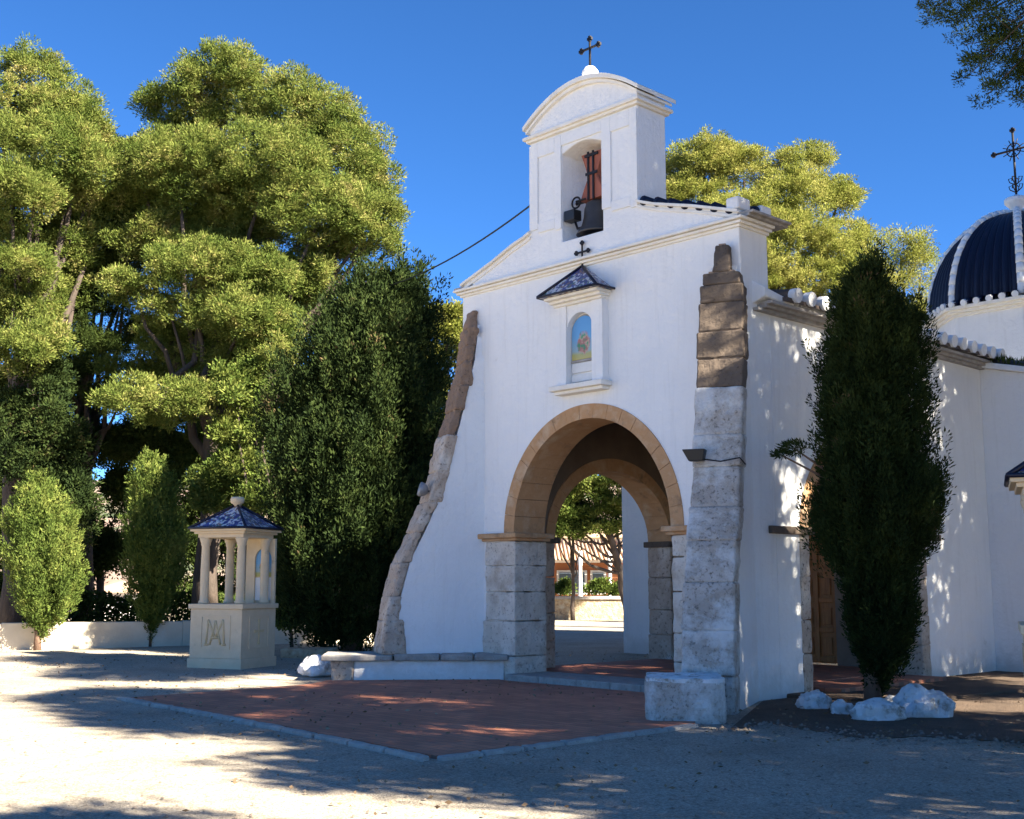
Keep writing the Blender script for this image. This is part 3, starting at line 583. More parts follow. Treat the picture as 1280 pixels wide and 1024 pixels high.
def buttress(side):
    outer_t = (lambda z: outer_all(z)-.17) if side < 0 else outer_all
    s0 = -2.68 if side < 0 else 2.48
    d = Vector((.4226*side, -.9063, 0)); p = Vector((.9063*side, .4226, 0)); O = Vector((s0, 0, 0))
    def P(t, k, z): return O+d*t+p*k+Vector((0, 0, z))
    TH = .70
    def width(z): return .26 if z > 6.55 else .42 if z > 6.3 else .54 if z > 6.05 else .62 if z > 5.8 else .66 if z > 5.2 else TH
    root = None
    # web
    m = MB(); zs = [(.30 if side < 0 else -.25), .5, 1.0, 1.5, 2.0, 2.5, 3.0, 3.5, 4, 4.5, 5, 5.4, 5.8, 6.2, 6.45]
    for za, zb in zip(zs[:-1], zs[1:]):
        wa = width(zb)/2; ca = TH/2
        fb = [P(-.4, ca-wa+.02, za), P(max(outer_t(za)-.18, .04), ca-wa+.02, za), P(max(outer_t(za)-.18, .04), ca+wa-.02, za), P(-.4, ca+wa-.02, za)]
        ft = [P(-.4, ca-wa+.02, zb), P(max(outer_t(zb)-.18, .04), ca-wa+.02, zb), P(max(outer_t(zb)-.18, .04), ca+wa-.02, zb), P(-.4, ca+wa-.02, zb)]
        m.hexa(fb, ft)
    web = m.build('buttress', M['white'], CH)
    rs = random.Random(5 if side < 0 else 9)
    edges = [6.72, 6.38, 6.02, 5.72, 5.25, 4.78, 4.30, 3.62, 3.05, 2.5, 1.95, 1.35, .92, .33] if side < 0 else [6.78, 6.32, 6.12, 5.83, 5.36, 4.93, 4.47, 3.74, 3.26, 2.66, 2.18, 1.6, .95, .35, -.2]
    inn = [.20, .20, .24, .28, .33, .30, .33, .38, .40, .42, .36, .30, .46, .55]
    up, lo = MB(), MB(); mo = MB()
    for i, (zt, zb) in enumerate(zip(edges[:-1], edges[1:])):
        g = .012 if zb > 4.2 else .003; W = width((zt+zb)/2)/2; j = rs.uniform(-.012, .012); ca = TH/2
        tt, tb = outer_t(zt-g), outer_t(zb+g)
        it, ib = max(tt-inn[i]-rs.uniform(0, .1), .02), max(tb-inn[i]-rs.uniform(-.02, .12), .02)
        if side < 0: it, ib = min(inner_t(zt-g)-rs.uniform(-.03, .06), tt-.07), min(inner_t(zb+g)-rs.uniform(-.03, .06), tb-.07)
        if side > 0: it, ib = max(tt-.35, -.0), max(tb-.35, .0)
        brown = (zb > 4.2)
        fb = [P(ib, ca-W-j, zb+g), P(tb+j, ca-W-j, zb+g), P(tb+j, ca+W+j, zb+g), P(ib, ca+W+j, zb+g)]
        W2 = W*(.78 if i == 0 else 1)
        ft = [P(it, ca-W2-j, zt-g), P(tt+j, ca-W2-j, zt-g), P(tt+j, ca+W2+j, zt-g), P(it, ca+W2+j, zt-g)]
        (up if brown else lo).hexa(fb, ft)
        W3 = min(W, width(zt+.2)/2) if i else W*.5
        if brown: mo.hexa([P(it+.02, ca-W3+.012, zt-g-.03), P(tt-.015, ca-W3+.012, zt-g-.03), P(tt-.015, ca+W3-.012, zt-g-.03), P(it+.02, ca+W3-.012, zt-g-.03)],
                [P(it+.02, ca-W3+.012, zt+g+.01), P(tt-.015, ca-W3+.012, zt+g+.01), P(tt-.015, ca+W3-.012, zt+g+.01), P(it+.02, ca+W3-.012, zt+g+.01)])
    a = up.build('quoin_stones', M['brown' if side > 0 else 'rubblebrown'], web, .02, 2)
    b2 = lo.build('rubble_stones', M['greystone' if side > 0 else 'rubble'], web, .035, 3)
    mo.build('mortar_joints', M['mortar'], web)
    for o in (a, b2):
        sd = o.modifiers.new('sub', 'SUBSURF'); sd.subdivision_type = 'SIMPLE'; sd.levels = sd.render_levels = 3
        tx = bpy.data.textures.new('stone_relief', 'CLOUDS'); tx.noise_scale = .16; tx.noise_depth = 3
        dm = o.modifiers.new('disp', 'DISPLACE'); dm.texture = tx; dm.strength = .05 if side > 0 else .08; dm.mid_level = .3; dm.texture_coords = 'LOCAL'
    return P
PL = buttress(-1); PR = buttress(1)
# weeds growing along the wing roof
def leaf_quads(centers, dirs, length, width, rng):
    n = len(centers)
    d = dirs/np.maximum(np.linalg.norm(dirs, axis=1, keepdims=True), 1e-6)
    r = rng.normal(size=(n, 3)); s = np.cross(d, r); s /= np.maximum(np.linalg.norm(s, axis=1, keepdims=True), 1e-6)
    Ln = (length*rng.uniform(.6, 1.3, n))[:, None]; Wd = (width*rng.uniform(.6, 1.3, n))[:, None]
    v = np.empty((n, 4, 3)); v[:, 0] = centers; v[:, 1] = centers+d*Ln*.5+s*Wd*.5; v[:, 2] = centers+d*Ln; v[:, 3] = centers+d*Ln*.5-s*Wd*.5
    return v.reshape(-1, 3)
def quad_mesh(name, v, mat, parent=None):
    v = np.ascontiguousarray(v, dtype=np.float32); n = len(v)//4
    me = bpy.data.meshes.new(name); me.vertices.add(n*4); me.loops.add(n*4); me.polygons.add(n)
    me.vertices.foreach_set('co', v.ravel()); me.loops.foreach_set('vertex_index', np.arange(n*4, dtype=np.int32))
    me.polygons.foreach_set('loop_start', np.arange(0, n*4, 4, dtype=np.int32)); me.update(calc_edges=True)
    me.materials.append(mat); o = bpy.data.objects.new(name, me); COL.objects.link(o)
    if parent: o.parent = parent
    return o
n = 900; cw = np.stack([RNG.uniform(3.3, 6.0, n), RNG.normal(8.25, .15, n), np.zeros(n)], 1); cw[:, 2] = 5.95-.24*(cw[:, 0]-3.1)
wd = quad_mesh('roof_weeds', leaf_quads(cw, RNG.normal(size=(n, 3))*[.5, .5, .4]+[0, 0, 1], .2, .035, RNG), M['darkleaf'])
wd.location = (OX, OY, 0); wd.rotation_euler = (0, 0, atan2(UY, UX)); tag(wd, 'strip of weeds growing on the chapel side roof edge', 'weeds', kind='stuff')

def place(o):   # put a thing built in chapel coordinates into the world
    o.location = (OX, OY, 0); o.rotation_euler = (0, 0, atan2(UY, UX)); return o
# bell
bl = empty('church_bell'); place(bl); tag(bl, 'dark bronze bell with red yoke hanging in the belfry opening', 'bell')
bx, by = oc+.02, .38
m = MB(); m.lathe([(.02, .62), (.12, .62), (.20, .57), (.235, .46), (.25, .30), (.285, .16), (.36, .05), (.385, 0), (.36, -.01), (.30, .04), (.1, .5)], (bx, by, 7.72), 28); m.build('bell_body', M['bronze'], bl)
m = MB(); m.slab([(bx-.30, 8.36), (bx+.30, 8.36), (bx+.22, 8.55), (bx+.10, 8.78), (bx+.20, 9.05), (bx+.27, 9.22), (bx-.27, 9.22), (bx-.20, 9.05), (bx-.10, 8.78), (bx-.22, 8.55)], by-.13, by+.13); m.build('yoke', M['yoke'], bl, .015)
m = MB()
for x in (-.10, .02): m.box(bx+x, bx+x+.035, by-.155, by-.13, 8.34, 9.24)
m.box(bx-.14, bx+.14, by-.16, by-.14, 8.80, 8.85); m.box(bx-.16, bx+.16, by-.16, by-.14, 9.14, 9.19); m.tube([(oc-ow, by, 8.40), (oc+ow, by, 8.40)], .03, 8)
m.build('iron_strap', M['iron'], bl)
m = MB(); m.tube([(bx, by, 7.75), (bx, by, 7.62)], [.03, .05], 8); m.build('clapper', M['iron'], bl)
m = MB(); m.box(bx-.47, bx-.22, by-.38, by-.18, 7.98, 8.17); m.build('bell_motor', M['black'], bl, .012)
m = MB()
for k in range(18):
    a, b2 = 2*pi*k/18, 2*pi*(k+1)/18; c0 = (bx-.33, by-.2, 8.34)
    m.tube([(c0[0]+.10*cos(a), c0[1], c0[2]+.10*sin(a)), (c0[0]+.10*cos(b2), c0[1], c0[2]+.10*sin(b2))], .018, 5)
m.tube([(bx-.33, by-.2, 8.36), (bx-.1, by-.2, 8.36)], .02, 5); m.tube([(bx-.36, by-.2, 8.0), (bx-.30, by-.2, 7.85), (bx-.1, by-.2, 7.85)], .025, 5); m.build('drive_wheel', M['iron'], bl)
# floodlight on the right buttress
fl = empty('floodlight'); place(fl); tag(fl, 'small black floodlight bracketed to the right stone buttress', 'lamp')
pc = PR(outer_t(3.35)+.02, .0, 3.42)
x, y, z = pc; ex = Vector((.9063, .4226, 0)); ed = Vector((.4226, -.9063, 0))
m = MB(); c0 = Vector(pc)+ex*.08+ed*.14
m.hexa([c0-ex*.09-ed*.07-Vector((0, 0, .09)), c0+ex*.12-ed*.07-Vector((0, 0, .09)), c0+ex*.12+ed*.07-Vector((0, 0, .09)), c0-ex*.09+ed*.07-Vector((0, 0, .09))],
       [c0-ex*.18-ed*.10+Vector((0, 0, .08)), c0+ex*.15-ed*.1+Vector((0, 0, .08)), c0+ex*.15+ed*.1+Vector((0, 0, .08)), c0-ex*.18+ed*.1+Vector((0, 0, .08))])
m.build('lamp_housing', M['black'], fl, .012)
m = MB(); m.tube([c0+ex*.05, c0-ed*.18+ex*.05-Vector((0, 0, .05))], .014, 6); m.tube([c0+ex*.1-Vector((0, 0, .06)), c0+ex*.35-ed*.05-Vector((0, 0, .10)), c0+ex*.62-ed*.10-Vector((0, 0, .05)), c0+ex*.68-ed*.2-Vector((0, 0, .14))], .011, 6); m.build('bracket', M['iron'], fl)
# small grey lamp on the left buttress
sl = empty('spotlight'); place(sl); tag(sl, 'small round grey spotlight on the left curved buttress edge', 'lamp')
q = Vector(PL(outer_t(3.3)-.01, .12, 3.28)); dd = Vector((-.4226, -.9063, 0))
m = MB(); m.lathe([(.05, -.10), (.10, -.06), (.13, 0), (.135, .05), (.12, .07), (.02, .075)], (0, 0, 0), 16)
h = m.build('lamp_head', M['grey'], sl); h.location = q; h.rotation_euler = (radians(75), 0, radians(-30))
m = MB(); m.tube([q, q-dd*.2-Vector((0, 0, .04))], .015, 6); m.build('bracket', M['iron'], sl)
# cable to the belfry
m = MB(); p0 = Vector(B(BL, .3, 8.72)); p1 = at(470, 362, 30); pts = [p0.lerp(p1, k/14)-Vector((0, 0, 1.0*(k/14)*(1-k/14))) for k in range(15)]
m.tube(pts, .018, 5); tag(m.build('cable', M['black']), 'thin black cable running from belfry side to the dark cypress', 'cable')
# stone bench along the left buttress
bn = empty('stone_bench'); place(bn); tag(bn, 'long low white masonry bench with worn stone slab below left buttress', 'bench')
F0, F1 = Vector((-4.12, -2.40, 0)), Vector((-2.02, -.06, 0)); dv = (F1-F0).normalized(); nv = Vector((-dv.y, dv.x, 0))
Lb = (F1-F0).length
def Q(a, k, z): return tuple(F0+dv*a+nv*k+Vector((0, 0, z)))
m = MB(); m.hexa([Q(.42, .04, -.2), Q(Lb-.05, .04, -.2), Q(Lb-.05, .75, -.2), Q(.42, .75, -.2)], [Q(.42, .10, .22), Q(Lb-.05, .08, .22), Q(Lb-.05, .75, .22), Q(.42, .75, .22)])
o = m.build('bench_base', M['white'], bn, .03, 3); roughen(o, .03, .3, 4)
m = MB(); m.hexa([Q(.04, .10, -.2), Q(.40, .06, -.2), Q(.40, .62, -.2), Q(.04, .62, -.2)], [Q(.0, .06, .22), Q(.42, .05, .22), Q(.42, .6, .22), Q(.0, .6, .22)])
o = m.build('bench_foot', M['rubble'], bn, .03, 3); roughen(o, .04, .15, 3)
m = MB(); cuts = [-.16, 1.12, 1.95, 2.55, Lb+.02]
for a0, a1 in zip(cuts[:-1], cuts[1:]):
    k = random.uniform(-.03, .02); m.hexa([Q(a0+.01, k-.04, .22), Q(a1-.01, k-.04, .22), Q(a1-.01, .82, .22), Q(a0+.01, .82, .22)], [Q(a0+.01, k-.05, .33+k*.3), Q(a1-.01, k-.05, .33+k*.2), Q(a1-.01, .80, .345), Q(a0+.01, .80, .345)])
o = m.build('bench_slab', M['kerb'], bn, .025, 3); roughen(o, .03, .18, 3)
# round-cornered stone block at the foot of the right buttress
bb = empty('stone_block', (2.22, 15.86, GZ), radians(-6)); tag(bb, 'worn stone block with rounded corners at foot of right buttress', 'stone')
pts = []
for cx_, cy_, a0 in ((-.30, -.38, 180), (.30, -.38, 270)):
    for k in range(7):
        a = radians(a0+k*15); pts.append((cx_+.2*cos(a), cy_+.2*sin(a)))
pts += [(.48, .62), (-.48, .62)]
m = MB(); m.slab(pts, -.1, .50, 'z'); o = m.build('block_body', M['greystone'], bb, .08, 4); roughen(o, .10, .28, 3)
m = MB(); m.slab([(x*.97, y*.97) for x, y in pts], .485, .545, 'z'); o = m.build('block_top', M['rock'], bb, .02, 2); roughen(o, .07, .25, 3)

# ---------------------------------------------------------------- ground
vs = []; fs = []; G = 60
xs = np.concatenate([np.linspace(-400, -42, 8), np.linspace(-40, 40, 81), np.linspace(42, 400, 8)]); ys = np.concatenate([np.linspace(-60, -7, 8), np.linspace(-6, 60, 90), np.linspace(64, 600, 14)])
from mathutils import noise
for y in ys:
    for x in xs:
        dx, dy = x-OX, y-OY; s_, w_ = dx*UX+dy*UY, dx*WX+dy*WY
        near = (-7.5 < s_ < 7.5 and -7.6 < w_ < 24); k = 0 if near else min(1, max(0, (max(abs(s_)-7.5, -7.6-w_, w_-24))/2))
        vs.append((float(x), float(y), GZ+k*.045*noise.noise(Vector((x*.35, y*.35, 3)))))
nx = len(xs)
for j in range(len(ys)-1):
    for i in range(nx-1): fs.append((j*nx+i, j*nx+i+1, (j+1)*nx+i+1, (j+1)*nx+i))
g = MB().add(vs, fs, True).build('ground', M['ground']); tag(g, kind='structure')
# red tiled patio
m = MB(); m.slab([(-3.5, -6.52), (0, -6.66), (2.9, -6.90), (4.36, -7.05), (4.42, -3.0), (3.2, -1.2), (3.1, .0), (1.8, -.2), (-1.9, -.2), (-2.3, -.1), (-4.05, -2.5), (-3.6, -3.2)], GZ-.1, GZ+.035, 'z')
p = place(m.build('patio', M['terra'])); tag(p, kind='structure')
m = MB(); line = [(-3.62, -6.50), (-2.4, -6.58), (-1.2, -6.64), (0, -6.72), (1.4, -6.84), (2.9, -6.98), (4.42, -7.16)]
for a, b2 in zip(line[:-1], line[1:]):
    for k in range(2):
        A = Vector(a).lerp(Vector(b2), k/2+.01); Bv = Vector(a).lerp(Vector(b2), (k+1)/2-.01); j = random.uniform(-.015, .015)
        m.hexa([(A.x, A.y-.12+j, GZ-.1), (Bv.x, Bv.y-.12+j, GZ-.1), (Bv.x, Bv.y, GZ-.1), (A.x, A.y, GZ-.1)], [(A.x, A.y-.10+j, GZ+.045), (Bv.x, Bv.y-.10+j, GZ+.05), (Bv.x, Bv.y, GZ+.05), (A.x, A.y, GZ+.05)])
for k in range(7):
    y0 = -7.1+k*.58; j = random.uniform(-.02, .02)
    m.hexa([(4.42, y0, GZ-.1), (4.55+j, y0, GZ-.1), (4.55+j, y0+.55, GZ-.1), (4.42, y0+.55, GZ-.1)], [(4.42, y0, GZ+.045), (4.53+j, y0, GZ+.04), (4.53+j, y0+.55, GZ+.04), (4.42, y0+.55, GZ+.045)])
p = place(m.build('patio_kerb', M['kerb'], None, .02, 2)); roughen(p, .03, .1, 2); tag(p, kind='structure')
# earth bed on the right
def gpoly(pxs, z): return [on_ground(*q, z=z) for q in pxs]
m = MB(); z = GZ+.012
bed = [(912, 912), (960, 903), (1010, 912), (1080, 922), (1160, 920), (1230, 925), (1300, 930), (1420, 935)]
rb = random.Random(4); bp_ = gpoly(bed, z); wob = []
for a_, b_ in zip(bp_[:-1], bp_[1:]):
    for k in range(8): wob.append((a_[0]+(b_[0]-a_[0])*k/8+rb.uniform(-.05, .05), a_[1]+(b_[1]-a_[1])*k/8+rb.uniform(-.07, .07)))
m.slab(wob+[(9.5, 9.5), (14, 3), (40, 3), (50, 40), (14, 42), B(3.2, 8)[:2], B(3.2, .2)[:2]], GZ-.05, z, 'z'); p = m.build('soil', M['soil']); tag(p, kind='structure')
m = MB(); z = GZ+.10
plat = [(1100, 880), (1235, 870), (1300, 862), (1420, 866), (1420, 838), (1180, 836), (1010, 858)]
m = MB(); m.slab([(3.12, .9), (4.9, 1.2), (5.2, 4.2), (5.6, 7.98), (3.12, 7.98)], GZ-.05, GZ+.06, 'z'); p = place(m.build('terrace', M['soil'], None, .02, 2)); roughen(p, .04, .3, 3); tag(p, kind='structure')
# whitewashed rocks round the cypress
rocks = [((1018, 886), (.20, .16, .17), 'low whitewashed rock leftmost of the rocks below the cypress', 1), ((1053, 893), (.16, .12, .12), 'small whitewashed rock between the leftmost rock and cypress trunk', 2),
         ((1098, 900), (.33, .20, .17), 'wide whitewashed rock in front of the cypress trunk', 3), ((1156, 896), (.34, .24, .26), 'tall whitewashed rock, largest and rightmost below the cypress', 4), ((1118, 880), (.16, .14, .08), 'flat whitewashed slab just behind the big rocks by the cypress', 6)]
for (px, py), r, lb, sd in rocks:
    gx, gy = on_ground(px, py); o = blob_rock('rock', (gx, gy, GZ+r[2]*.33), (r[0]*1.05, r[1]*1.05, r[2]*1.1), M['rock'], sd); tag(o, lb, 'rock', 'whitewashed rocks around the cypress')
gx, gy = on_ground(396, 846); o = blob_rock('rock', (gx, gy, GZ+.14), (.32, .22, .22), M['rock'], 8); tag(o, 'whitewashed rock at the left end of the stone bench', 'rock')
# leaf litter and pebbles
n = 9000; lx = RNG.uniform(-14, 9, n); ly = RNG.uniform(7, 31, n)
keep = RNG.uniform(size=n) < np.clip(.35+.5*np.sin(lx*.9+1)*np.cos(ly*.6), .1, 1); lx, ly = lx[keep], ly[keep]; n = len(lx)
s_ = (lx-OX)*UX+(ly-OY)*UY; w_ = (lx-OX)*WX+(ly-OY)*WY
onp = (s_ > -3.5) & (s_ < 4.4) & (w_ > -6.6) & (w_ < -.2); inb = (s_ > -3.3) & (s_ < 3.2) & (w_ > -.2)
ok = ~inb; lx, ly, onp = lx[ok], ly[ok], onp[ok]; n = len(lx)
c = np.stack([lx, ly, np.where(onp, GZ+.045, GZ+.02)], 1)
q = quad_mesh('leaf_litter', leaf_quads(c, RNG.normal(size=(n, 3))*[1, 1, .12], .055, .03, RNG), M['litter']); tag(q, 'scattered dry leaves and twigs on gravel and patio', 'leaf litter', kind='stuff')

# loose pebbles, thicker along the edge of the earth bed
m = MB(); rp = random.Random(12)
def pebble(x, y, z, r):
    vs_ = []; 
    for k in range(5):
        a = 2*pi*k/5+rp.uniform(-.3, .3); vs_.append((x+r*cos(a)*rp.uniform(.7, 1.2), y+r*sin(a)*rp.uniform(.7, 1.2), z))
    vs_.append((x+rp.uniform(-.2, .2)*r, y, z+r*rp.uniform(.4, .8)))
    m.add(vs_, [(k, (k+1) % 5, 5) for k in range(5)])
for k in range(1500):
    x, y = rp.uniform(-9, 7), 8+14*rp.random()**1.4; s1 = (x-OX)*UX+(y-OY)*UY; w1 = (x-OX)*WX+(y-OY)*WY
    if (-3.7 < s1 < 4.6 and -7 < w1 < 8) or w1 > 0: continue
    pebble(x, y, GZ+.001, rp.uniform(.008, .028))
for k in range(330):
    i_ = rp.randrange(len(wob)); x, y = wob[i_]; pebble(x+rp.gauss(0, .3), y+rp.gauss(0, .25), GZ+.010, rp.uniform(.01, .04))
tag(m.build('pebbles', noise_mat('pebble', [(.3, (.26, .21, .165)), (.7, (.15, .12, .095))], scale=3, bump=0)), 'loose pebbles scattered over the gravel forecourt', 'pebbles', kind='stuff')

# ---------------------------------------------------------------- wayside shrines
def kiosk(loc, rz):
    k = empty('shrine', loc, rz); H = .625
    m = MB(); m.box(-H-.03, H+.03, -H-.03, H+.03, -.05, .20); m.box(-H, H, -H, H, .20, 1.20); m.box(-H-.04, H+.04, -H-.04, H+.04, 1.20, 1.30)
    m.build('plinth', M['kiosk'], k, .012)
    for face in range(4):      # sunk-look panel border and relief on each face
        a = face*pi/2; R2 = Matrix.Rotation(a, 4, 'Z'); mb = MB(); rl = MB()
        y0 = -H-.016
        for x0, x1, z0, z1 in ((-.36, -.33, .42, 1.04), (.33, .36, .42, 1.04), (-.36, .36, .39, .42), (-.36, .36, 1.04, 1.07)): mb.box(x0, x1, y0, -H, z0, z1)
        if face in (0, 2):     # interlaced M and A
            for p0, p1 in (((-.22, .48), (-.18, .98)), ((-.18, .98), (0, .62)), ((0, .62), (.18, .98)), ((.18, .98), (.22, .48)), ((-.13, .48), (0, .96)), ((0, .96), (.13, .48)), ((-.09, .62), (.09, .62)), ((-.26, .48), (-.16, .48)), ((.16, .48), (.26, .48))):
                rl.tube([(p0[0], -H-.004, p0[1]), (p1[0], -H-.004, p1[1])], .023, 5)
        else:
            rl.box(-.022, .022, -H-.018, -H, .50, .96); rl.box(-.14, .14, -H-.016, -H, .72, .765)
            for x_, z_ in ((0, .96), (0, .50), (-.14, .742), (.14, .742)): rl.box(x_-.035, x_+.035, -H-.014, -H, z_-.03, z_+.03)
        for q in (mb, rl): q.v = [tuple(R2 @ Vector(v)) for v in q.v]
        mb.build('panel_border', M['kiosk'], k); rl.build('relief', M['kioskrelief'], k)
    for sx in (-1, 1):
        for sy in (-1, 1):
            m = MB(); x, y = sx*.44, sy*.44
            m.lathe([(.115, 0), (.115, .05), (.09, .08), (.088, .2), (.092, .7), (.082, 1.18), (.10, 1.22), (.10, 1.25), (.13, 1.33), (.13, 1.36)], (x, y, 1.30), 18); m.build('column', M['kiosk'], k)
    m = MB(); m.slab([(-.10, 1.30), (.12, 1.30), (.12, 2.2)]+arc(.33, 2.22, .21, .24, 10)+[(.54, 1.30), (.62, 1.30), (.62, 2.66), (-.10, 2.66)], .54, .60)
    m.box(.10, .56, .60, .62, 1.30, 2.6); m.build('picture_wall', M['kiosk'], k)
    m = MB(); m.box(.12, .54, .585, .597, 1.86, 2.45); m.build('tile_picture', M['picture'], k)
    m = MB(); m.box(.12, .54, .58, .597, 1.36, 1.84); m.build('plaque', M['offwhite'], k)
    m = MB(); m.box(-.56, .56, -.56, .56, 2.66, 2.74); m.box(-.62, .62, -.62, .62, 2.74, 2.79); m.box(-.68, .68, -.68, .68, 2.79, 2.84); m.build('entablature', M['kiosk'], k, .01)
    m = MB(); E_ = .70; m.add([(-E_, -E_, 2.84), (E_, -E_, 2.84), (E_, E_, 2.84), (-E_, E_, 2.84), (0, 0, 3.36)], [(3, 2, 1, 0), (0, 1, 4), (1, 2, 4), (2, 3, 4), (3, 0, 4)]); rf = m.build('roof', M['mosaic'], k)
    m = MB()
    cs = [(-E_, -E_, 2.86), (E_, -E_, 2.86), (E_, E_, 2.86), (-E_, E_, 2.86)]
    for i in range(4): m.tube([cs[i], cs[(i+1) % 4]], .028, 6); m.tube([cs[i], (0, 0, 3.38)], .03, 6)
    m.build('roof_edge', M['bluetile'], rf)
    m = MB(); m.lathe([(.07, -.05), (.09, 0), (.14, .03), (.15, .10), (.13, .15), (.02, .16)], (0, 0, 3.38), 16); m.build('finial', M['kiosk'], k)
    return k
e1a = atan2(-.369, .93)
k1 = kiosk((-5.83, 25.50, GZ), e1a); tag(k1, 'cream columned shrine with blue mosaic roof standing left beside dark cypress', 'shrine', 'wayside shrines around the chapel')
def copy_tree(o, parent=None):
    c = o.copy(); COL.objects.link(c); c.parent = parent
    for ch in o.children: copy_tree(ch, c)
    return c
k2 = copy_tree(k1); k2.location = (6.15, 13.05, GZ); tag(k2, 'cream shrine with blue roof cut off by the right edge of the photo', 'shrine')

# ---------------------------------------------------------------- low wall and things behind
m = MB()
lw = [on_ground(-300, 830), on_ground(0, 813), on_ground(240, 807.5), on_ground(420, 805)]
lw = [(-17.5, 29.8), (-13.3, 31.75), (-9.1, 33.7), (-4.6, 35.6), (-1.5, 36.9)]
for a, b2 in zip(lw[:-1], lw[1:]):
    A, Bv = Vector(a), Vector(b2); d = (Bv-A).normalized(); nn = Vector((-d.y, d.x))*.28
    m.hexa([(A.x, A.y, -.3), (Bv.x, Bv.y, -.3), (Bv.x+nn.x, Bv.y+nn.y, -.3), (A.x+nn.x, A.y+nn.y, -.3)], [(A.x, A.y, .55), (Bv.x, Bv.y, .53), (Bv.x+nn.x, Bv.y+nn.y, .53), (A.x+nn.x, A.y+nn.y, .55)])
tag(m.build('garden_wall', M['wallplaster'], None, .02), 'low rendered garden wall running behind the small cypresses', 'wall')
m = MB(); a, b2 = Vector(on_ground(350, 822)), Vector(on_ground(418, 823))
m.hexa([(a.x, a.y, -.2), (b2.x, b2.y, -.2), (b2.x, b2.y+.6, -.2), (a.x, a.y+.6, -.2)], [(a.x, a.y, .06), (b2.x, b2.y, .08), (b2.x, b2.y+.6, .08), (a.x, a.y+.6, .06)])
o = m.build('stone_ledge', M['rubwall'], None, .03, 2); roughen(o, .06, .2, 3); tag(o, 'low yellowish stone ledge between the shrine and the bench', 'ledge')

# ---------------------------------------------------------------- trees
def skeleton(mb, base, r0, tips, mid=None, seed=0):
    rs = random.Random(seed); base = Vector(base); mid = Vector(mid) if mid else base+Vector((0, 0, 4))
    pts = [base-Vector((0, 0, .1))]; K = 6
    for i in range(1, K+1):
        t = i/K; pts.append(base.lerp(mid, t)+Vector((rs.uniform(-.12, .12), rs.uniform(-.12, .12), 0))*r0*3)
    mb.tube(pts, [r0*1.25]+[r0*(1-.35*i/K) for i in range(1, K+1)], 10)
    for t_ in tips:
        t_ = Vector(t_); k = rs.uniform(.45, 1); st = base.lerp(mid, k); L = (t_-st).length; p = []
        for j in range(7):
            q = j/6; pp = st.lerp(t_, q)+Vector((0, 0, -.12*L*sin(pi*q)))+Vector((rs.uniform(-1, 1), rs.uniform(-1, 1), rs.uniform(-1, 1)))*.035*L*(1 if 0 < j < 6 else 0); p.append(pp)
        rr = r0*.42*min(1, .3+L/8); mb.tube(p, [rr*(1-.8*j/6)+.012 for j in range(7)], 7)
def pine_crown(blobs, rng, dens=1.0, tuft=.5, leaf=(.17, .045), per=95, keepout=None):
    out = []; vs = []
    for c, r in blobs:
        c = np.array(c, float); r = np.array(r, float)
        area = 4*pi*((r[0]*r[1])**1.6+(r[0]*r[2])**1.6+(r[1]*r[2])**1.6)**(1/1.6)/3**(1/1.6)
        n = max(5, int(area*dens*.80/(tuft**2)*.55))
        d = rng.normal(size=(n, 3)); d /= np.linalg.norm(d, axis=1, keepdims=True)
        rad = rng.uniform(.45, 1.04, n)**.7
        p = c+d*rad[:, None]*r
        sz = tuft*rng.uniform(.45, 1.0, n)**1.0*np.where(rng.uniform(size=n) < .2, 1.7, 1.15)
        for i in range(n):
            if keepout is not None and keepout(p[i]): continue
            m_ = int(per*(sz[i]/tuft)**1.5)
            e = rng.normal(size=(m_, 3)); e /= np.linalg.norm(e, axis=1, keepdims=True)
            e[:, 2] = e[:, 2]*.75+.15
            q = p[i]+e*sz[i]*(rng.uniform(.15, 1, m_)**.75)[:, None]*[1, 1, .9]*.9
            dr = e*1.1+d[i]*.3+np.array([0, 0, .35])+rng.normal(size=(m_, 3))*.4
            vs.append(leaf_quads(q, dr, leaf[0], leaf[1], rng))
    return np.concatenate(vs)
def pine(name, label, Y, base_px, mid_px, pxblobs, mat, seed, thick=.75, r0=.32, group=None, cat='pine tree', dens=1.0, tuft=.27, leaf=(.11, .034), per=78, base=None):
    rng = np.random.default_rng(seed); blobs = []; tips = []
    mpp = Y/1515.0
    for b in pxblobs:
        px, py, rx, ry = b[:4]; dy = b[4] if len(b) > 4 else 0
        c = at(px, py, Y+dy); blobs.append((tuple(c), (rx*mpp, max(rx, ry)*mpp*thick, ry*mpp))); tips.append(c-Vector((0, 0, ry*mpp*.3)))
    big = list(blobs); blobs = []
    for c, r in big:
        blobs.append((c, tuple(k*.86 for k in r)))
        for _ in range(9):
            d = rng.normal(size=3); d /= np.linalg.norm(d); d[2] = abs(d[2])*1.0-.3; d[1] = -abs(d[1]) if rng.uniform() < .6 else d[1]
            f = rng.uniform(.26, .46); ff = min(r[0], r[2]*1.6)*f
            blobs.append((tuple(np.array(c)+d*np.array(r)*rng.uniform(.72, .98)), (ff*1.05, ff*1.05, ff*.95)))
    bp = base if base else at(base_px[0], base_px[1], Y); bp = Vector((bp[0], bp[1], GZ))
    root = empty(name, bp); tag(root, label, cat, group)
    off = np.array(bp)
    v = pine_crown(blobs, rng, dens, tuft, leaf, per)-off
    quad_mesh('crown', v, mat, root)
    m = MB(); mid = at(mid_px[0], mid_px[1], Y); skeleton(m, bp, r0, tips, mid, seed); m.v = [(x-bp.x, y-bp.y, z-bp.z) for x, y, z in m.v]; m.build('trunk', M['bark'], root)
    return root
GP = 'pines behind the garden wall'
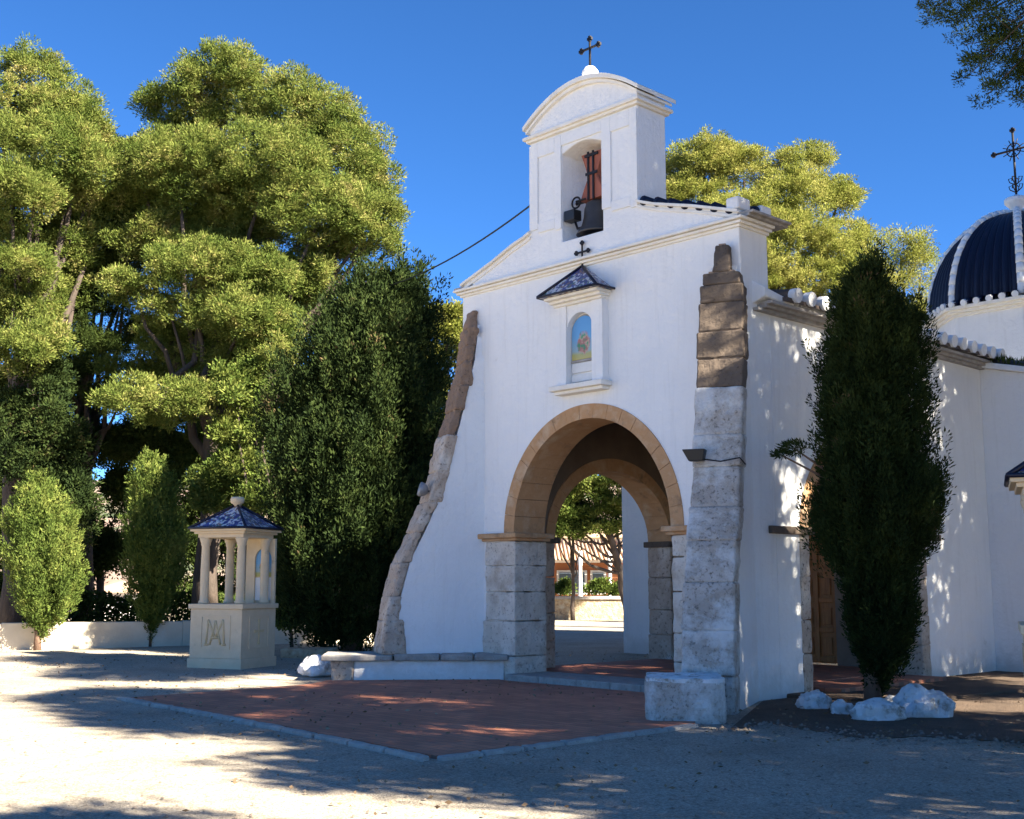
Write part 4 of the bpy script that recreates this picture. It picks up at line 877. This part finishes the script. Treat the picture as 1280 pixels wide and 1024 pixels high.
pine('pine_tree', 'huge rounded pine whose yellow green dome is the tallest beside the chapel', 38, (255, 808), (280, 330),
     [(285, 112, 85, 48), (212, 128, 42, 42), (365, 150, 78, 62), (425, 200, 75, 70), (472, 232, 38, 48), (330, 215, 95, 70, -1), (225, 215, 80, 55, -1), (172, 200, 42, 38), (395, 270, 75, 50, -1.5), (450, 290, 45, 42, -1), (290, 280, 70, 40, 1),
      (245, 335, 62, 34, -2.5), (172, 362, 50, 22, -2.5), (310, 345, 62, 34, -2), (370, 350, 45, 38, -1), (215, 392, 60, 22, -2), (320, 400, 62, 26, -1.5), (195, 505, 78, 30, -3), (245, 500, 30, 30, -3), (270, 440, 55, 25, 2), (350, 420, 35, 35, 0), (478, 270, 26, 30, -1), (250, 240, 95, 60, 1), (350, 300, 95, 55, 1), (300, 180, 110, 80, 1), (240, 310, 70, 40, 1.5), (440, 250, 60, 60, 0), (430, 330, 55, 35, 1), (290, 370, 70, 40, 1.5), (480, 310, 25, 30, 0), (200, 300, 60, 45, 0), (270, 335, 90, 50, .5), (380, 370, 50, 40, 0), (220, 430, 70, 40, .5), (300, 450, 70, 45, 1), (180, 250, 60, 45, 1), (160, 470, 40, 25, 0), (295, 400, 62, 34, -2.5), (345, 440, 42, 34, -2), (260, 455, 50, 30, -1)], M['pine'], 21, group=GP, r0=.38)
pine('pine_tree', 'pale green pine on the far left, cut by the photo edge, trunk in shade', 37, (12, 812), (30, 360),
     [(38, 92, 42, 42), (5, 130, 50, 55), (72, 135, 48, 50), (105, 165, 35, 38), (55, 195, 75, 52, -1), (15, 250, 70, 45, -1.5), (85, 240, 42, 38, 0), (130, 185, 30, 35, 1), (18, 335, 55, 30, -1), (70, 300, 40, 30, 1), (22, 440, 50, 36, -2.5), (55, 425, 32, 24, -2.5), (-40, 180, 60, 90), (-30, 420, 50, 70), (20, 395, 50, 20, 1), (50, 250, 80, 55, 1), (70, 170, 70, 60, 1), (40, 350, 70, 30, 1.5), (120, 220, 40, 40, .5), (0, 300, 60, 60, 1), (60, 320, 60, 45, .5), (30, 390, 60, 45, 0), (110, 300, 35, 45, 1), (80, 360, 45, 35, 1)], M['pine'], 22, group=GP, r0=.36)
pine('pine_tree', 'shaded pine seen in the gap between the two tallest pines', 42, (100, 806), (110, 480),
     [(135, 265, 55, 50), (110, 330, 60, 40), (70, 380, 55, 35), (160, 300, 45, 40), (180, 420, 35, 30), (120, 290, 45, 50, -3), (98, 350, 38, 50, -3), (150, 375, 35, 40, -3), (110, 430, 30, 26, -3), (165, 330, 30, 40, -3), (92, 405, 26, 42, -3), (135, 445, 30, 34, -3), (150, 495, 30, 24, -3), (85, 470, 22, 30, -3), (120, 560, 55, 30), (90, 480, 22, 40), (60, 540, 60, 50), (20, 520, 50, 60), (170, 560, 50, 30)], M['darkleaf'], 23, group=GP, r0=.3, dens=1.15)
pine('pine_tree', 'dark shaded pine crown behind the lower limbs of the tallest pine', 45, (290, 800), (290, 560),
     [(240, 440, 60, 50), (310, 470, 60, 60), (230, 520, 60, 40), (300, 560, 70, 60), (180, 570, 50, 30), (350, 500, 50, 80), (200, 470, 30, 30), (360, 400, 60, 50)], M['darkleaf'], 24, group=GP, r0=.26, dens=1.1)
# broad evergreens filling the shade under the pines
def bushy(name, label, Y, base_px, blobs, mat, seed, group=None, cat='evergreen tree', leaf=(.13, .07), tuft=.45, per=80, dens=1.1, r0=.16, mid=None):
    return pine(name, label, Y, base_px, mid or (base_px[0], base_px[1]-150), blobs, mat, seed, group=group, cat=cat, leaf=leaf, tuft=tuft, per=per, dens=dens, r0=r0)
GE = 'dark evergreens below the pines'
bushy('evergreen_tree', 'dark evergreen at the far left edge behind the leftmost small cypress', 40, (10, 800), [(5, 600, 50, 60), (10, 690, 45, 60), (40, 640, 35, 70), (-30, 650, 60, 110), (30, 500, 70, 50), (0, 540, 60, 60), (60, 560, 50, 40), (20, 740, 40, 20), (45, 715, 30, 40)], M['darkleaf'], 31, GE)
bushy('evergreen_tree', 'dark hanging evergreen in front of the leftmost pine trunk', 35.5, (62, 804), [(48, 500, 38, 60), (60, 560, 40, 60), (35, 580, 40, 50), (75, 620, 30, 40), (55, 450, 22, 40), (15, 520, 30, 50), (100, 640, 22, 60), (95, 560, 20, 40)], M['cypress'], 37, GE, leaf=(.12, .05), tuft=.35)
bushy('evergreen_tree', 'dark evergreen filling the gap between the two small cypresses', 44, (125, 800), [(120, 680, 34, 42), (100, 710, 25, 35), (140, 700, 20, 30), (88, 600, 16, 50), (150, 615, 14, 50)], M['darkleaf'], 32, GE, leaf=(.14, .08))
bushy('evergreen_tree', 'dark evergreen behind the shrine and the second small cypress', 41, (255, 800), [(235, 600, 40, 55), (255, 670, 45, 55), (225, 700, 35, 50), (290, 640, 40, 60), (330, 700, 50, 60), (265, 560, 40, 40), (180, 545, 35, 25), (210, 570, 25, 40), (240, 745, 60, 25), (330, 600, 40, 60), (380, 640, 40, 90), (390, 740, 50, 50)], M['darkleaf'], 33, GE)
bushy('juniper', 'light green feathery juniper rising behind the shrine roof', 36, (310, 806), [(345, 425, 26, 30), (330, 465, 30, 34), (300, 490, 32, 38, -.5), (320, 535, 28, 36), (285, 545, 22, 34), (300, 590, 30, 32), (270, 600, 20, 34), (320, 625, 22, 28), (255, 630, 16, 20)], M['juniper'], 34, None, 'juniper tree', leaf=(.13, .06), tuft=.34, per=90, dens=.95)
bushy('shrub', 'small sunlit green shrub between the shrine and dark cypress', 33, (365, 806), [(358, 725, 14, 26), (372, 750, 16, 26), (362, 775, 16, 18), (350, 700, 8, 14)], M['juniper'], 35, None, 'shrub', leaf=(.1, .06), tuft=.22, per=70, dens=.8, r0=.05, mid=(362, 770))
bushy('pine_tree', 'pine glimpsed in the narrow gap left of the curved buttress', 44, (545, 800), [(545, 400, 14, 18), (560, 420, 18, 22), (540, 450, 16, 22), (568, 395, 12, 14), (550, 500, 26, 34), (585, 440, 22, 60), (530, 560, 20, 50), (515, 470, 30, 60)], M['pineyellow'], 36, GP, 'pine tree', tuft=.34)
# pines behind the chapel
pine('pine_tree', 'tall yellow green pine rising behind the chapel roof right of the belfry', 44, (930, 780), (930, 420),
     [(880, 205, 50, 42), (930, 215, 48, 40), (865, 260, 50, 50), (920, 280, 60, 50, -1), (1000, 205, 38, 32), (1000, 250, 55, 48, -1), (1045, 250, 36, 36), (985, 310, 62, 48, -2), (1050, 300, 40, 40, -1), (935, 340, 60, 40, -2), (1030, 350, 50, 35, -2), (845, 220, 30, 50, 1), (900, 320, 40, 40), (960, 380, 60, 35), (1080, 330, 20, 30)], M['pineyellow'], 41, group='pines behind the chapel', r0=.38)
pine('pine_tree', 'lower rounded pine between the tall pine and the dome', 47, (1120, 780), (1120, 480),
     [(1125, 310, 38, 36), (1150, 335, 22, 34), (1100, 345, 36, 40), (1130, 370, 40, 40), (1080, 380, 30, 36), (1150, 400, 24, 30), (1110, 420, 50, 30)], M['pineyellow'], 42, group='pines behind the chapel', r0=.3, tuft=.42)

# cypresses built from a silhouette profile (height -> radius), clumps of upright sprays
def cypress(name, label, Y, base_px, prof, mat, seed, leaf, nclump, per, clump, group=None, trunk_r=.12, extra=(), cat='cypress', shrink=1.0):
    rng = np.random.default_rng(seed); mpp = Y/1515.0
    bp = at(base_px[0], base_px[1], Y); bp = Vector((bp.x, bp.y, GZ))
    ys = np.array([p[0] for p in prof], float); cs = np.array([(p[1]+p[2])/2 for p in prof]); hw = np.array([(p[2]-p[1])/2 for p in prof], float)
    vs = []
    # sampling by area
    yy = np.linspace(ys[0], ys[-1], 400); ww = np.interp(yy, ys, hw)+4; cdf = np.cumsum(ww); cdf /= cdf[-1]
    for i in range(nclump):
        y = np.interp(rng.uniform(), cdf, yy); c = np.interp(y, ys, cs); h = np.interp(y, ys, hw)
        cen = np.array(at(c, y, Y)); a = rng.uniform(0, 2*pi); R0 = max(h*mpp*shrink-clump*.75, .03)
        lump = 1+.42*noise.noise(Vector((cos(a)*1.6+seed, sin(a)*1.6, y*mpp*.9)))+.34*noise.noise(Vector((cos(a)*4+seed, sin(a)*4, y*mpp*2.3)))+rng.normal()*.05
        rr = R0*lump*(rng.uniform(.6, 1.0)**.5 if rng.uniform() < .75 else rng.uniform(.98, 1.12))
        p = cen+np.array([cos(a)*rr, sin(a)*rr, 0])
        if p[2] < GZ+.1: continue
        m_ = per; e = rng.normal(size=(m_, 3)); e /= np.linalg.norm(e, axis=1, keepdims=True)
        s_ = clump*rng.uniform(.6, 1.3)
        tt_ = rng.uniform(-1, 1, m_); pw = np.sqrt(np.clip(1-np.abs(tt_)**1.6, .02, 1)); hl = s_*rng.uniform(1.6, 2.6); wd_ = s_*rng.uniform(.5, .85)
        ax = np.array([cos(a)*.28+rng.normal()*.12, sin(a)*.28+rng.normal()*.12, 1.0]); ax /= np.linalg.norm(ax)
        q = p+ax*(tt_*hl)[:, None]+e*(pw*wd_)[:, None]*(rng.uniform(.3, 1, m_)**.5)[:, None]
        dr = e*.7+np.array([cos(a)*.45, sin(a)*.45, .95])+rng.normal(size=(m_, 3))*.35
        vs.append(leaf_quads(q, dr, leaf[0], leaf[1], rng))
    # inner fill keeps the column opaque
    n = nclump*per//6; y = np.interp(rng.uniform(size=n), cdf, yy); c = np.interp(y, ys, cs); h = np.interp(y, ys, hw)*mpp*.66*shrink
    a = rng.uniform(0, 2*pi, n); r = h*np.sqrt(rng.uniform(size=n))
    P0 = np.array([at(float(ci), float(yi), Y) for ci, yi in zip(c, y)]); P0[:, 0] += np.cos(a)*r; P0[:, 1] += np.sin(a)*r
    vs.append(leaf_quads(P0, rng.normal(size=(n, 3))+[0, 0, .5], leaf[0]*2.2, leaf[1]*3, rng))
    for (px, py, r_, k) in extra:
        cc = np.array(at(px, py, Y-.1)); e = rng.normal(size=(k, 3)); e /= np.linalg.norm(e, axis=1, keepdims=True)
        q = cc+e*r_*(rng.uniform(.1, 1, k)**.5)[:, None]*[1.3, 1, .6]; vs.append(leaf_quads(q, e*.7+[-.6, 0, .3]+rng.normal(size=(k, 3))*.3, leaf[0], leaf[1], rng))
    root = empty(name, bp); tag(root, label, cat, group)
    quad_mesh('crown', np.concatenate(vs)-np.array(bp), mat, root)
    m = MB(); tp = at(cs[0], ys[0]+20, Y); pts = [Vector((bp.x, bp.y, GZ-.1)).lerp(tp, k/8)+Vector((random.uniform(-.02, .02), random.uniform(-.02, .02), 0)) for k in range(9)]
    m.tube(pts, [trunk_r*(1.25 if k == 0 else 1-.1*k) for k in range(9)], 10)
    for (px, py, r_, k) in extra:
        e_ = at(px, py, Y-.1); s_ = pts[4]; m.tube([s_, s_.lerp(e_, .5)+Vector((0, 0, -.05)), e_], [.03, .02, .01], 6)
    m.v = [(x-bp.x, y-bp.y, z-bp.z) for x, y, z in m.v]; m.build('trunk', M['barkred'], root)
    return root
cypress('cypress_tree', 'tall shaggy dark cypress in front of the chapel side wall', 16.7, (1090, 888),
        [(334, 1075, 1100), (348, 1060, 1110), (368, 1038, 1122), (395, 1026, 1150), (430, 1023, 1158), (480, 1016, 1160), (520, 1012, 1162), (560, 1013, 1172), (600, 1008, 1177), (645, 1004, 1184), (675, 1010, 1174), (700, 1030, 1156), (740, 1050, 1150), (785, 1046, 1156), (820, 1062, 1140), (845, 1078, 1115), (862, 1084, 1104)],
        M['cypress'], 51, (.07, .02), 1900, 105, .145, trunk_r=.11, shrink=.83, extra=((992, 560, .16, 500), (975, 568, .08, 160), (1150, 400, .10, 300)))
cypress('cypress_tree', 'very broad nearly black cypress beside the curved left buttress', 30, (440, 806),
        [(346, 462, 524), (356, 440, 536), (368, 424, 540), (384, 404, 542), (400, 388, 546), (450, 366, 552), (500, 346, 556), (560, 335, 556), (620, 330, 552), (680, 332, 545), (730, 345, 530), (770, 365, 505), (795, 390, 480)],
        M['cypress'], 52, (.12, .04), 2300, 90, .27, trunk_r=.22)
GC = 'small cypresses along the garden wall'
cypress('cypress_tree', 'small plump sunlit cypress at far left in front of the wall', 31.6, (47, 812),
        [(600, 36, 52), (620, 24, 70), (645, 18, 90), (670, 14, 102), (700, 13, 106), (730, 16, 104), (755, 22, 94), (772, 32, 78), (784, 44, 62)],
        M['juniper'], 53, (.09, .03), 430, 95, .17, GC, .09)
cypress('cypress_tree', 'small slimmer cypress between the far left one and the shrine', 33.4, (187, 808),
        [(572, 186, 196), (590, 166, 214), (620, 156, 226), (660, 152, 232), (700, 155, 232), (735, 160, 226), (760, 168, 218), (776, 178, 200), (790, 184, 192)],
        M['juniper'], 54, (.09, .03), 430, 95, .17, GC, .07)

# pines to the right of the chapel: one reaches into the frame at the top right corner
def pine_w(label, c, blobs, mat, seed, r0=.3, dens=1.0, tuft=.42, leaf=(.14, .03), per=80, keep=None, trunk_top=None, tips=()):
    rng = np.random.default_rng(seed); bp = Vector((c[0], c[1], GZ)); root = empty('pine_tree', bp); tag(root, label, 'pine tree', 'pines right of the chapel')
    v = pine_crown(blobs, rng, dens, tuft, leaf, per, keep)
    if tips: v = np.concatenate([v, pine_crown(tips, rng, .5, .085, (.045, .012), 50)])
    quad_mesh('crown', v-np.array(bp), mat, root)
    m = MB(); skeleton(m, bp, r0, [b[0] for b in blobs], trunk_top or (c[0], c[1], 5.5), seed)
    for i_, b in enumerate(tips):
        e_ = Vector(b[0]); s_ = e_+Vector((1.6, -.6, .9+.1*i_)); k_ = Vector(trunk_top or (c[0], c[1], 5.5))
        m.tube([k_, k_.lerp(s_, .6)+Vector((0, 0, .3)), s_, s_.lerp(e_, .5)+Vector((0, 0, -.08)), e_], [.05, .04, .022, .012, .005], 6)
        for q_ in range(5):
            f_ = s_.lerp(e_, .4+.12*q_); m.tube([f_, f_+Vector((random.uniform(-.35, .1), random.uniform(-.2, .2), random.uniform(-.2, .15)))], [.007, .003], 4)
    m.v = [(x-bp.x, y-bp.y, z-bp.z) for x, y, z in m.v]; m.build('trunk', M['bark'], root)
def inframe(p, lim=1150, ylim=150):
    y, z = p[1], p[2]-EYE
    if y < .5: return False
    b = z*cos(PITCH)-y*sin(PITCH); c = y*cos(PITCH)+z*sin(PITCH)
    if c <= 0: return False
    px, py = CX+FPX*p[0]/c, CY-FPX*b/c
    return px < 1330 and -40 < py and not (px > lim and py < ylim)
T = lambda s_, w_, z: B(s_, w_, z)
tipblobs = [(tuple(at(1215, 25, 12.4)), (.25, .5, .15)), (tuple(at(1170, 8, 12.4)), (.2, .3, .1)), (tuple(at(1240, 55, 12.6)), (.25, .4, .12)), (tuple(at(1275, 95, 12.4)), (.3, .4, .15)), (tuple(at(1222, 70, 12.5)), (.12, .2, .08)), (tuple(at(1250, 15, 12.5)), (.5, .7, .22)), (tuple(at(1195, -2, 12.4)), (.38, .5, .18)), (tuple(at(1262, 70, 12.5)), (.42, .6, .22)), (tuple(at(1215, 90, 12.3)), (.16, .3, .12)), (tuple(at(1235, 118, 12.3)), (.22, .3, .10)), (tuple(at(1290, 110, 12.4)), (.35, .4, .18)), (tuple(at(1300, 30, 12.6)), (.6, .8, .4))]
# crowns of the pine row that shades the forecourt: (across the sun, along the sun on the ground, height, radius, half height)
def SB(q, a_, Z, r, rz):
    al = a_+Z/.65; return ((.8*al+.6*q, -.6*al+.8*q, Z), (r, r, rz))
def row_pine(label, specs, seed, tips=(), dens=2.3):
    bl_ = [SB(*s_) for s_ in specs]; dens *= 1.38; cx_ = sum(b[0][0] for b in bl_)/len(bl_)+1.0; cy_ = sum(b[0][1] for b in bl_)/len(bl_)
    zt = min(b[0][2] for b in bl_)-.5
    pine_w(label, (cx_, cy_), bl_, M['darkleaf'], seed, dens=dens, keep=inframe, tips=tips, leaf=(.24, .08), per=55, tuft=.5, trunk_top=(cx_, cy_, zt))
row_pine('pine standing beside the gravel near the viewer', [(5.2, -1.2, 7, 2.4, 1.2), (7.4, -2.2, 7, 1.8, 1.0), (9.8, -2.4, 7, 2.2, 1.3), (12.8, -2.6, 7.5, 2.2, 1.4), (15.2, -3.6, 7.5, 1.8, 1.3), (9.5, -5.6, 8, 1.4, 1.1), (4.9, -6.6, 8, 1.2, .9), (8.7, -7.6, 9, 1.0, .8), (11.2, -5.4, 8, 1.4, 1.2)], 64)
row_pine('pine whose branch tips hang into the top right corner', [(11.0, -8.2, 9, 1.9, 1.6), (10.7, -12.3, 11, 1.6, 1.4), (13.6, -7, 8, 2.0, 1.5), (13.8, -11.3, 10, 2.2, 1.6), (16.0, -8, 9, 1.9, 1.5), (15.9, -12.6, 11, 1.9, 1.5), (17.9, -9.3, 9, 1.0, 1.1), (18.0, -14.2, 11.5, .8, .7), (11.5, -15.2, 13, 1.5, 1)], 61, tipblobs)
row_pine('tall pine standing right of the chapel near its side porch', [(20.1, -7.6, 8, 2.1, 1.6), (20.2, -12.4, 10, 2.0, 1.5), (22, -9.6, 9, 2.0, 1.6), (22.2, -14, 11, 2, 1.4), (18.2, -16.6, 13, 1.9, 1.4), (16.4, -20.2, 14, 1.9, 1.4), (14.6, -19.6, 13.5, 1.5, 1), (17.4, -22.5, 15.5, 1.7, 1.2), (22.8, -24.5, 16, 2.1, 1.5), (23, -30, 19, 2.1, 1.6), (16.9, -24, 17, 1.7, 1.2)], 62, dens=2.0)
row_pine('pine standing right of the chapel transept', [(25, -8, 8, 2.2, 1.7), (25.2, -13, 10, 2.2, 1.6), (28, -10, 9, 2.4, 1.8), (28, -16, 12, 2.2, 1.4), (32.5, -22, 14, 2.4, 1.5), (35.5, -18, 13, 2.4, 1.6), (35, -25.5, 15, 2, 1.2)], 63, dens=3.0)

row_pine('unseen dense pine added farther right to dim the chapel side wall', [(22, 4, 9, 3.4, 3), (27, 6, 10, 3.6, 3), (24, 8, 5, 3.5, 2.5), (25, 2, 13, 3, 2.4), (31, 0, 10, 3.5, 3), (18, 4, 7, 3, 2.6), (17, 8, 10, 3, 2.6), (20, 0, 14, 2.6, 2), (30, 10, 8, 4, 4), (22, 10, 13, 4, 3)], 65, dens=1.5)  # added out of view; its crowns keep sky light off the side wall

# ---------------------------------------------------------------- seen through the porch
def wbox(mb, p0, p1, Y0, Y1):
    """box spanning two pixels' x and z at distance Y0, real depth to Y1"""
    a = at(*p0, Y0); b2 = at(*p1, Y0); mb.box(min(a.x, b2.x), max(a.x, b2.x), Y0, Y1, min(a.z, b2.z), max(a.z, b2.z)); return mb
m = MB(); wbox(m, (660, 749), (900, 776), 57, 57.6); o = m.build('stone_wall', M['rubwall'], None, .04, 2); roughen(o, .12, .4, 4)
rt = empty('retaining_wall'); tag(rt, 'rough yellow stone retaining wall seen through the porch arches', 'wall'); o.parent = rt; o.name = 'wall_body'
m = MB(); wbox(m, (658, 745.5), (902, 749.5), 56.9, 57.8); m.build('wall_coping', M['kerb'], rt, .02)
m = MB(); m.box(-2, 22, 57.9, 90, -.3, at(700, 748, 57).z-.05); t_ = m.build('upper_terrace', M['ground']); tag(t_, kind='structure')
hs = empty('house', (at(740, 748, 62).x, 62, .8)); tag(hs, 'low terracotta coloured house with pale tiled roof seen through the porch', 'house')
def hb(name, mat, p0, p1, Y0, Y1, par=None, bevel=0):
    m = MB(); wbox(m, p0, p1, Y0, Y1); m.v = [(x-hs.location.x, y-62, z-.8) for x, y, z in m.v]; return m.build(name, mat, par or hs, bevel)
hb('wall', M['orange'], (640, 702), (860, 752), 62, 70)
m = MB(); a = at(636, 703, 61.3); b2 = at(864, 703, 61.3); zt = at(700, 676, 66).z
m.hexa([(a.x, 61.3, a.z), (b2.x, 61.3, a.z), (b2.x, 70.5, a.z+.1), (a.x, 70.5, a.z+.1)], [(a.x, 61.3, a.z+.12), (b2.x, 61.3, a.z+.12), (b2.x-1, 66.2, zt), (a.x+1, 66.2, zt)])
for i in range(46):
    x = a.x+.2+i*(b2.x-a.x-.4)/45; m.tube([(x, 61.25, a.z+.14), (x, 66.2, zt+.04)], .07, 6)
m.v = [(x-hs.location.x, y-62, z-.8) for x, y, z in m.v]; m.build('roof', M['roofred'], hs)
w_ = hb('window', M['offwhite'], (696, 713), (734, 743), 61.85, 61.98)
hb('pane', M['glass'], (699, 716), (714, 741), 61.8, 61.85, w_); hb('pane', M['glass'], (717, 716), (731, 741), 61.8, 61.85, w_)
w_ = hb('window', M['offwhite'], (738, 713), (758, 743), 61.85, 61.98); hb('pane', M['glass'], (741, 716), (755, 741), 61.8, 61.85, w_)
hb('veranda_beam', M['brown'], (640, 700.5), (860, 703.5), 60.9, 61.2)
for px, lab in ((725, 'white post of a veranda at the middle of the arch view'), (762, 'white post of a veranda beside the leaning olive trunk')):
    a = at(px, 690, 60.7); m = MB(); m.lathe([(.13, 0), (.13, .15), (.10, .2), (.09, 1.6), (.12, 1.7), (.12, a.z-.75)], (a.x-hs.location.x, 60.7-62, 0), 12); m.build('post', M['offwhite'], hs)
h2 = empty('house', (at(740, 700, 85).x, 85, 1)); tag(h2, 'farther pale house with pink tiled roof above the nearer one', 'house')
m = MB(); wbox(m, (650, 672), (840, 745), 85, 93); m.v = [(x-h2.location.x, y-85, z-1) for x, y, z in m.v]; m.build('wall', M['wallplaster'], h2)
m = MB(); a = at(640, 672, 84.5); b2 = at(850, 672, 84.5); zt = at(700, 655, 89).z
m.hexa([(a.x, 84.5, a.z), (b2.x, 84.5, a.z), (b2.x, 93.5, a.z), (a.x, 93.5, a.z)], [(a.x, 84.5, a.z+.15), (b2.x, 84.5, a.z+.15), (b2.x-1, 89, zt), (a.x+1, 89, zt)]); m.v = [(x-h2.location.x, y-85, z-1) for x, y, z in m.v]; m.build('roof', M['roofred'], h2)
pine('olive_tree', 'leaning olive tree seen through the porch in front of the house', 55, (788, 752), (762, 655), [(700, 628, 26, 16), (735, 618, 30, 14), (770, 628, 30, 16), (800, 640, 26, 16), (715, 648, 22, 12), (750, 643, 26, 12), (690, 655, 18, 12), (735, 600, 50, 14), (820, 620, 30, 25), (790, 655, 18, 8), (708, 666, 20, 9), (748, 662, 24, 9), (722, 612, 40, 16), (772, 608, 34, 14), (670, 630, 30, 20)], M['juniper'], 71, cat='olive tree', leaf=(.16, .07), tuft=.34, per=50, dens=.55, r0=.2)
pine('olive_tree', 'thin trunked tree left of the leaning olive through the porch', 56, (716, 752), (716, 670), [(712, 640, 26, 16), (690, 622, 26, 14), (730, 655, 20, 10), (700, 605, 36, 16)], M['darkleaf'], 72, cat='tree', leaf=(.2, .08), tuft=.4, per=60, dens=.6, r0=.1)
for i, (px, py, rx, ry, lb) in enumerate(((705, 737, 9, 10, 'green shrub below the left house window behind the stone wall'), (745, 735, 12, 11, 'green shrub right of the white post behind the stone wall'), (772, 740, 9, 8, 'low green shrub at the foot of the leaning olive'))):
    pine('shrub', lb, 59, (px, 748), (px, py+4), [(px, py, rx, ry)], M['juniper'], 75+i, cat='shrub', leaf=(.14, .08), tuft=.28, per=60, dens=1, r0=.03, group='shrubs behind the stone wall')
# left background: hedge, house and hill
m = MB()
hh = empty('house', (at(135, 740, 60).x, 60, 0)); tag(hh, 'small white house with tan roof glimpsed between the small cypresses', 'house')
m = MB(); wbox(m, (118, 738), (160, 800), 60, 66); m.v = [(x-hh.location.x, y-60, z) for x, y, z in m.v]; m.build('wall', M['offwhite'], hh)
m = MB(); a = at(112, 741, 59.5); b2 = at(166, 741, 59.5); zt = at(135, 727, 63).z; m.hexa([(a.x, 59.5, a.z), (b2.x, 59.5, a.z), (b2.x, 66.5, a.z), (a.x, 66.5, a.z)], [(a.x, 59.5, a.z+.12), (b2.x, 59.5, a.z+.12), (b2.x-.3, 63, zt), (a.x+.3, 63, zt)]); m.v = [(x-hh.location.x, y-60, z) for x, y, z in m.v]; m.build('roof', M['roofred'], hh)
rng = np.random.default_rng(5); n = 42000
tt = rng.uniform(size=n); hx = -24+tt*24.5; hy = 37.5+tt*3.0+rng.normal(size=n)*.35; hz = GZ+rng.uniform(0, 1, n)**.8*(1.35+.15*np.sin(hx*1.7))
hg = quad_mesh('hedge', leaf_quads(np.stack([hx, hy, hz], 1), rng.normal(size=(n, 3))+[0, -.3, .5], .14, .08, rng), M['darkleaf']); tag(hg, 'long low dark hedge just behind the garden wall', 'hedge')
vs = []; fs = []; K = 60; J = 14
for j in range(J+1):
    for i in range(K+1):
        x = -260+i*8.0; t_ = j/J; y = 150+t_*150+8*noise.noise(Vector((i*.3, j*.4, 1)))
        h = (26*sin(pi*min(t_*1.1, 1)*.5))*(.55+.45*cos((x+40)/130)) if abs(x+40) < 400 else 0
        vs.append((x, y, GZ-.3+max(h, 0)+t_*3*noise.noise(Vector((i*.35, j*.5, 0)))))
for j in range(J):
    for i in range(K): fs.append((j*(K+1)+i, j*(K+1)+i+1, (j+1)*(K+1)+i+1, (j+1)*(K+1)+i))
h_ = MB().add(vs, fs, True).build('hills', M['hill']); tag(h_, kind='structure')

# ---------------------------------------------------------------- light, sky, camera
SUN_EL = radians(33)
sv = Vector((UX*.985+WX*.17, UY*.985+WY*.17, 0)).normalized()*cos(SUN_EL)+Vector((0, 0, sin(SUN_EL)))
sl = bpy.data.lights.new('sun', 'SUN'); sl.energy = 5.0; sl.angle = radians(.53); sl.color = (1, .91, .75)
so = bpy.data.objects.new('sun', sl); COL.objects.link(so); so.rotation_euler = sv.to_track_quat('Z', 'Y').to_euler(); so.location = (20, -5, 25)
w = bpy.data.worlds.new('World'); sc.world = w; w.use_nodes = True; nt = w.node_tree
sky = nt.nodes.new('ShaderNodeTexSky'); sky.sky_type = 'NISHITA'; sky.sun_disc = False; sky.sun_elevation = SUN_EL; sky.sun_rotation = atan2(sv.x, sv.y)
sky.air_density = .7; sky.dust_density = .15; sky.ozone_density = 7.0; sky.altitude = 2400
bg = nt.nodes['Background']; bg.inputs[1].default_value = .05
hs_ = nt.nodes.new('ShaderNodeHueSaturation'); hs_.inputs['Saturation'].default_value = 1.11; nt.links.new(sky.outputs[0], hs_.inputs['Color']); nt.links.new(hs_.outputs[0], bg.inputs[0])
cam = bpy.data.cameras.new('camera'); cam.lens = FPX/1280*36; cam.sensor_width = 36; cam.clip_end = 3000
co = bpy.data.objects.new('camera', cam); COL.objects.link(co); co.location = (0, 0, EYE); co.rotation_euler = (pi/2+PITCH, 0, 0); sc.camera = co
sc.view_settings.view_transform = 'Standard'; sc.view_settings.look = 'None'; sc.view_settings.gamma = 1; sc.view_settings.exposure = 2.6
sc.cycles.max_bounces = 8; sc.cycles.diffuse_bounces = 5; sc.cycles.transparent_max_bounces = 8
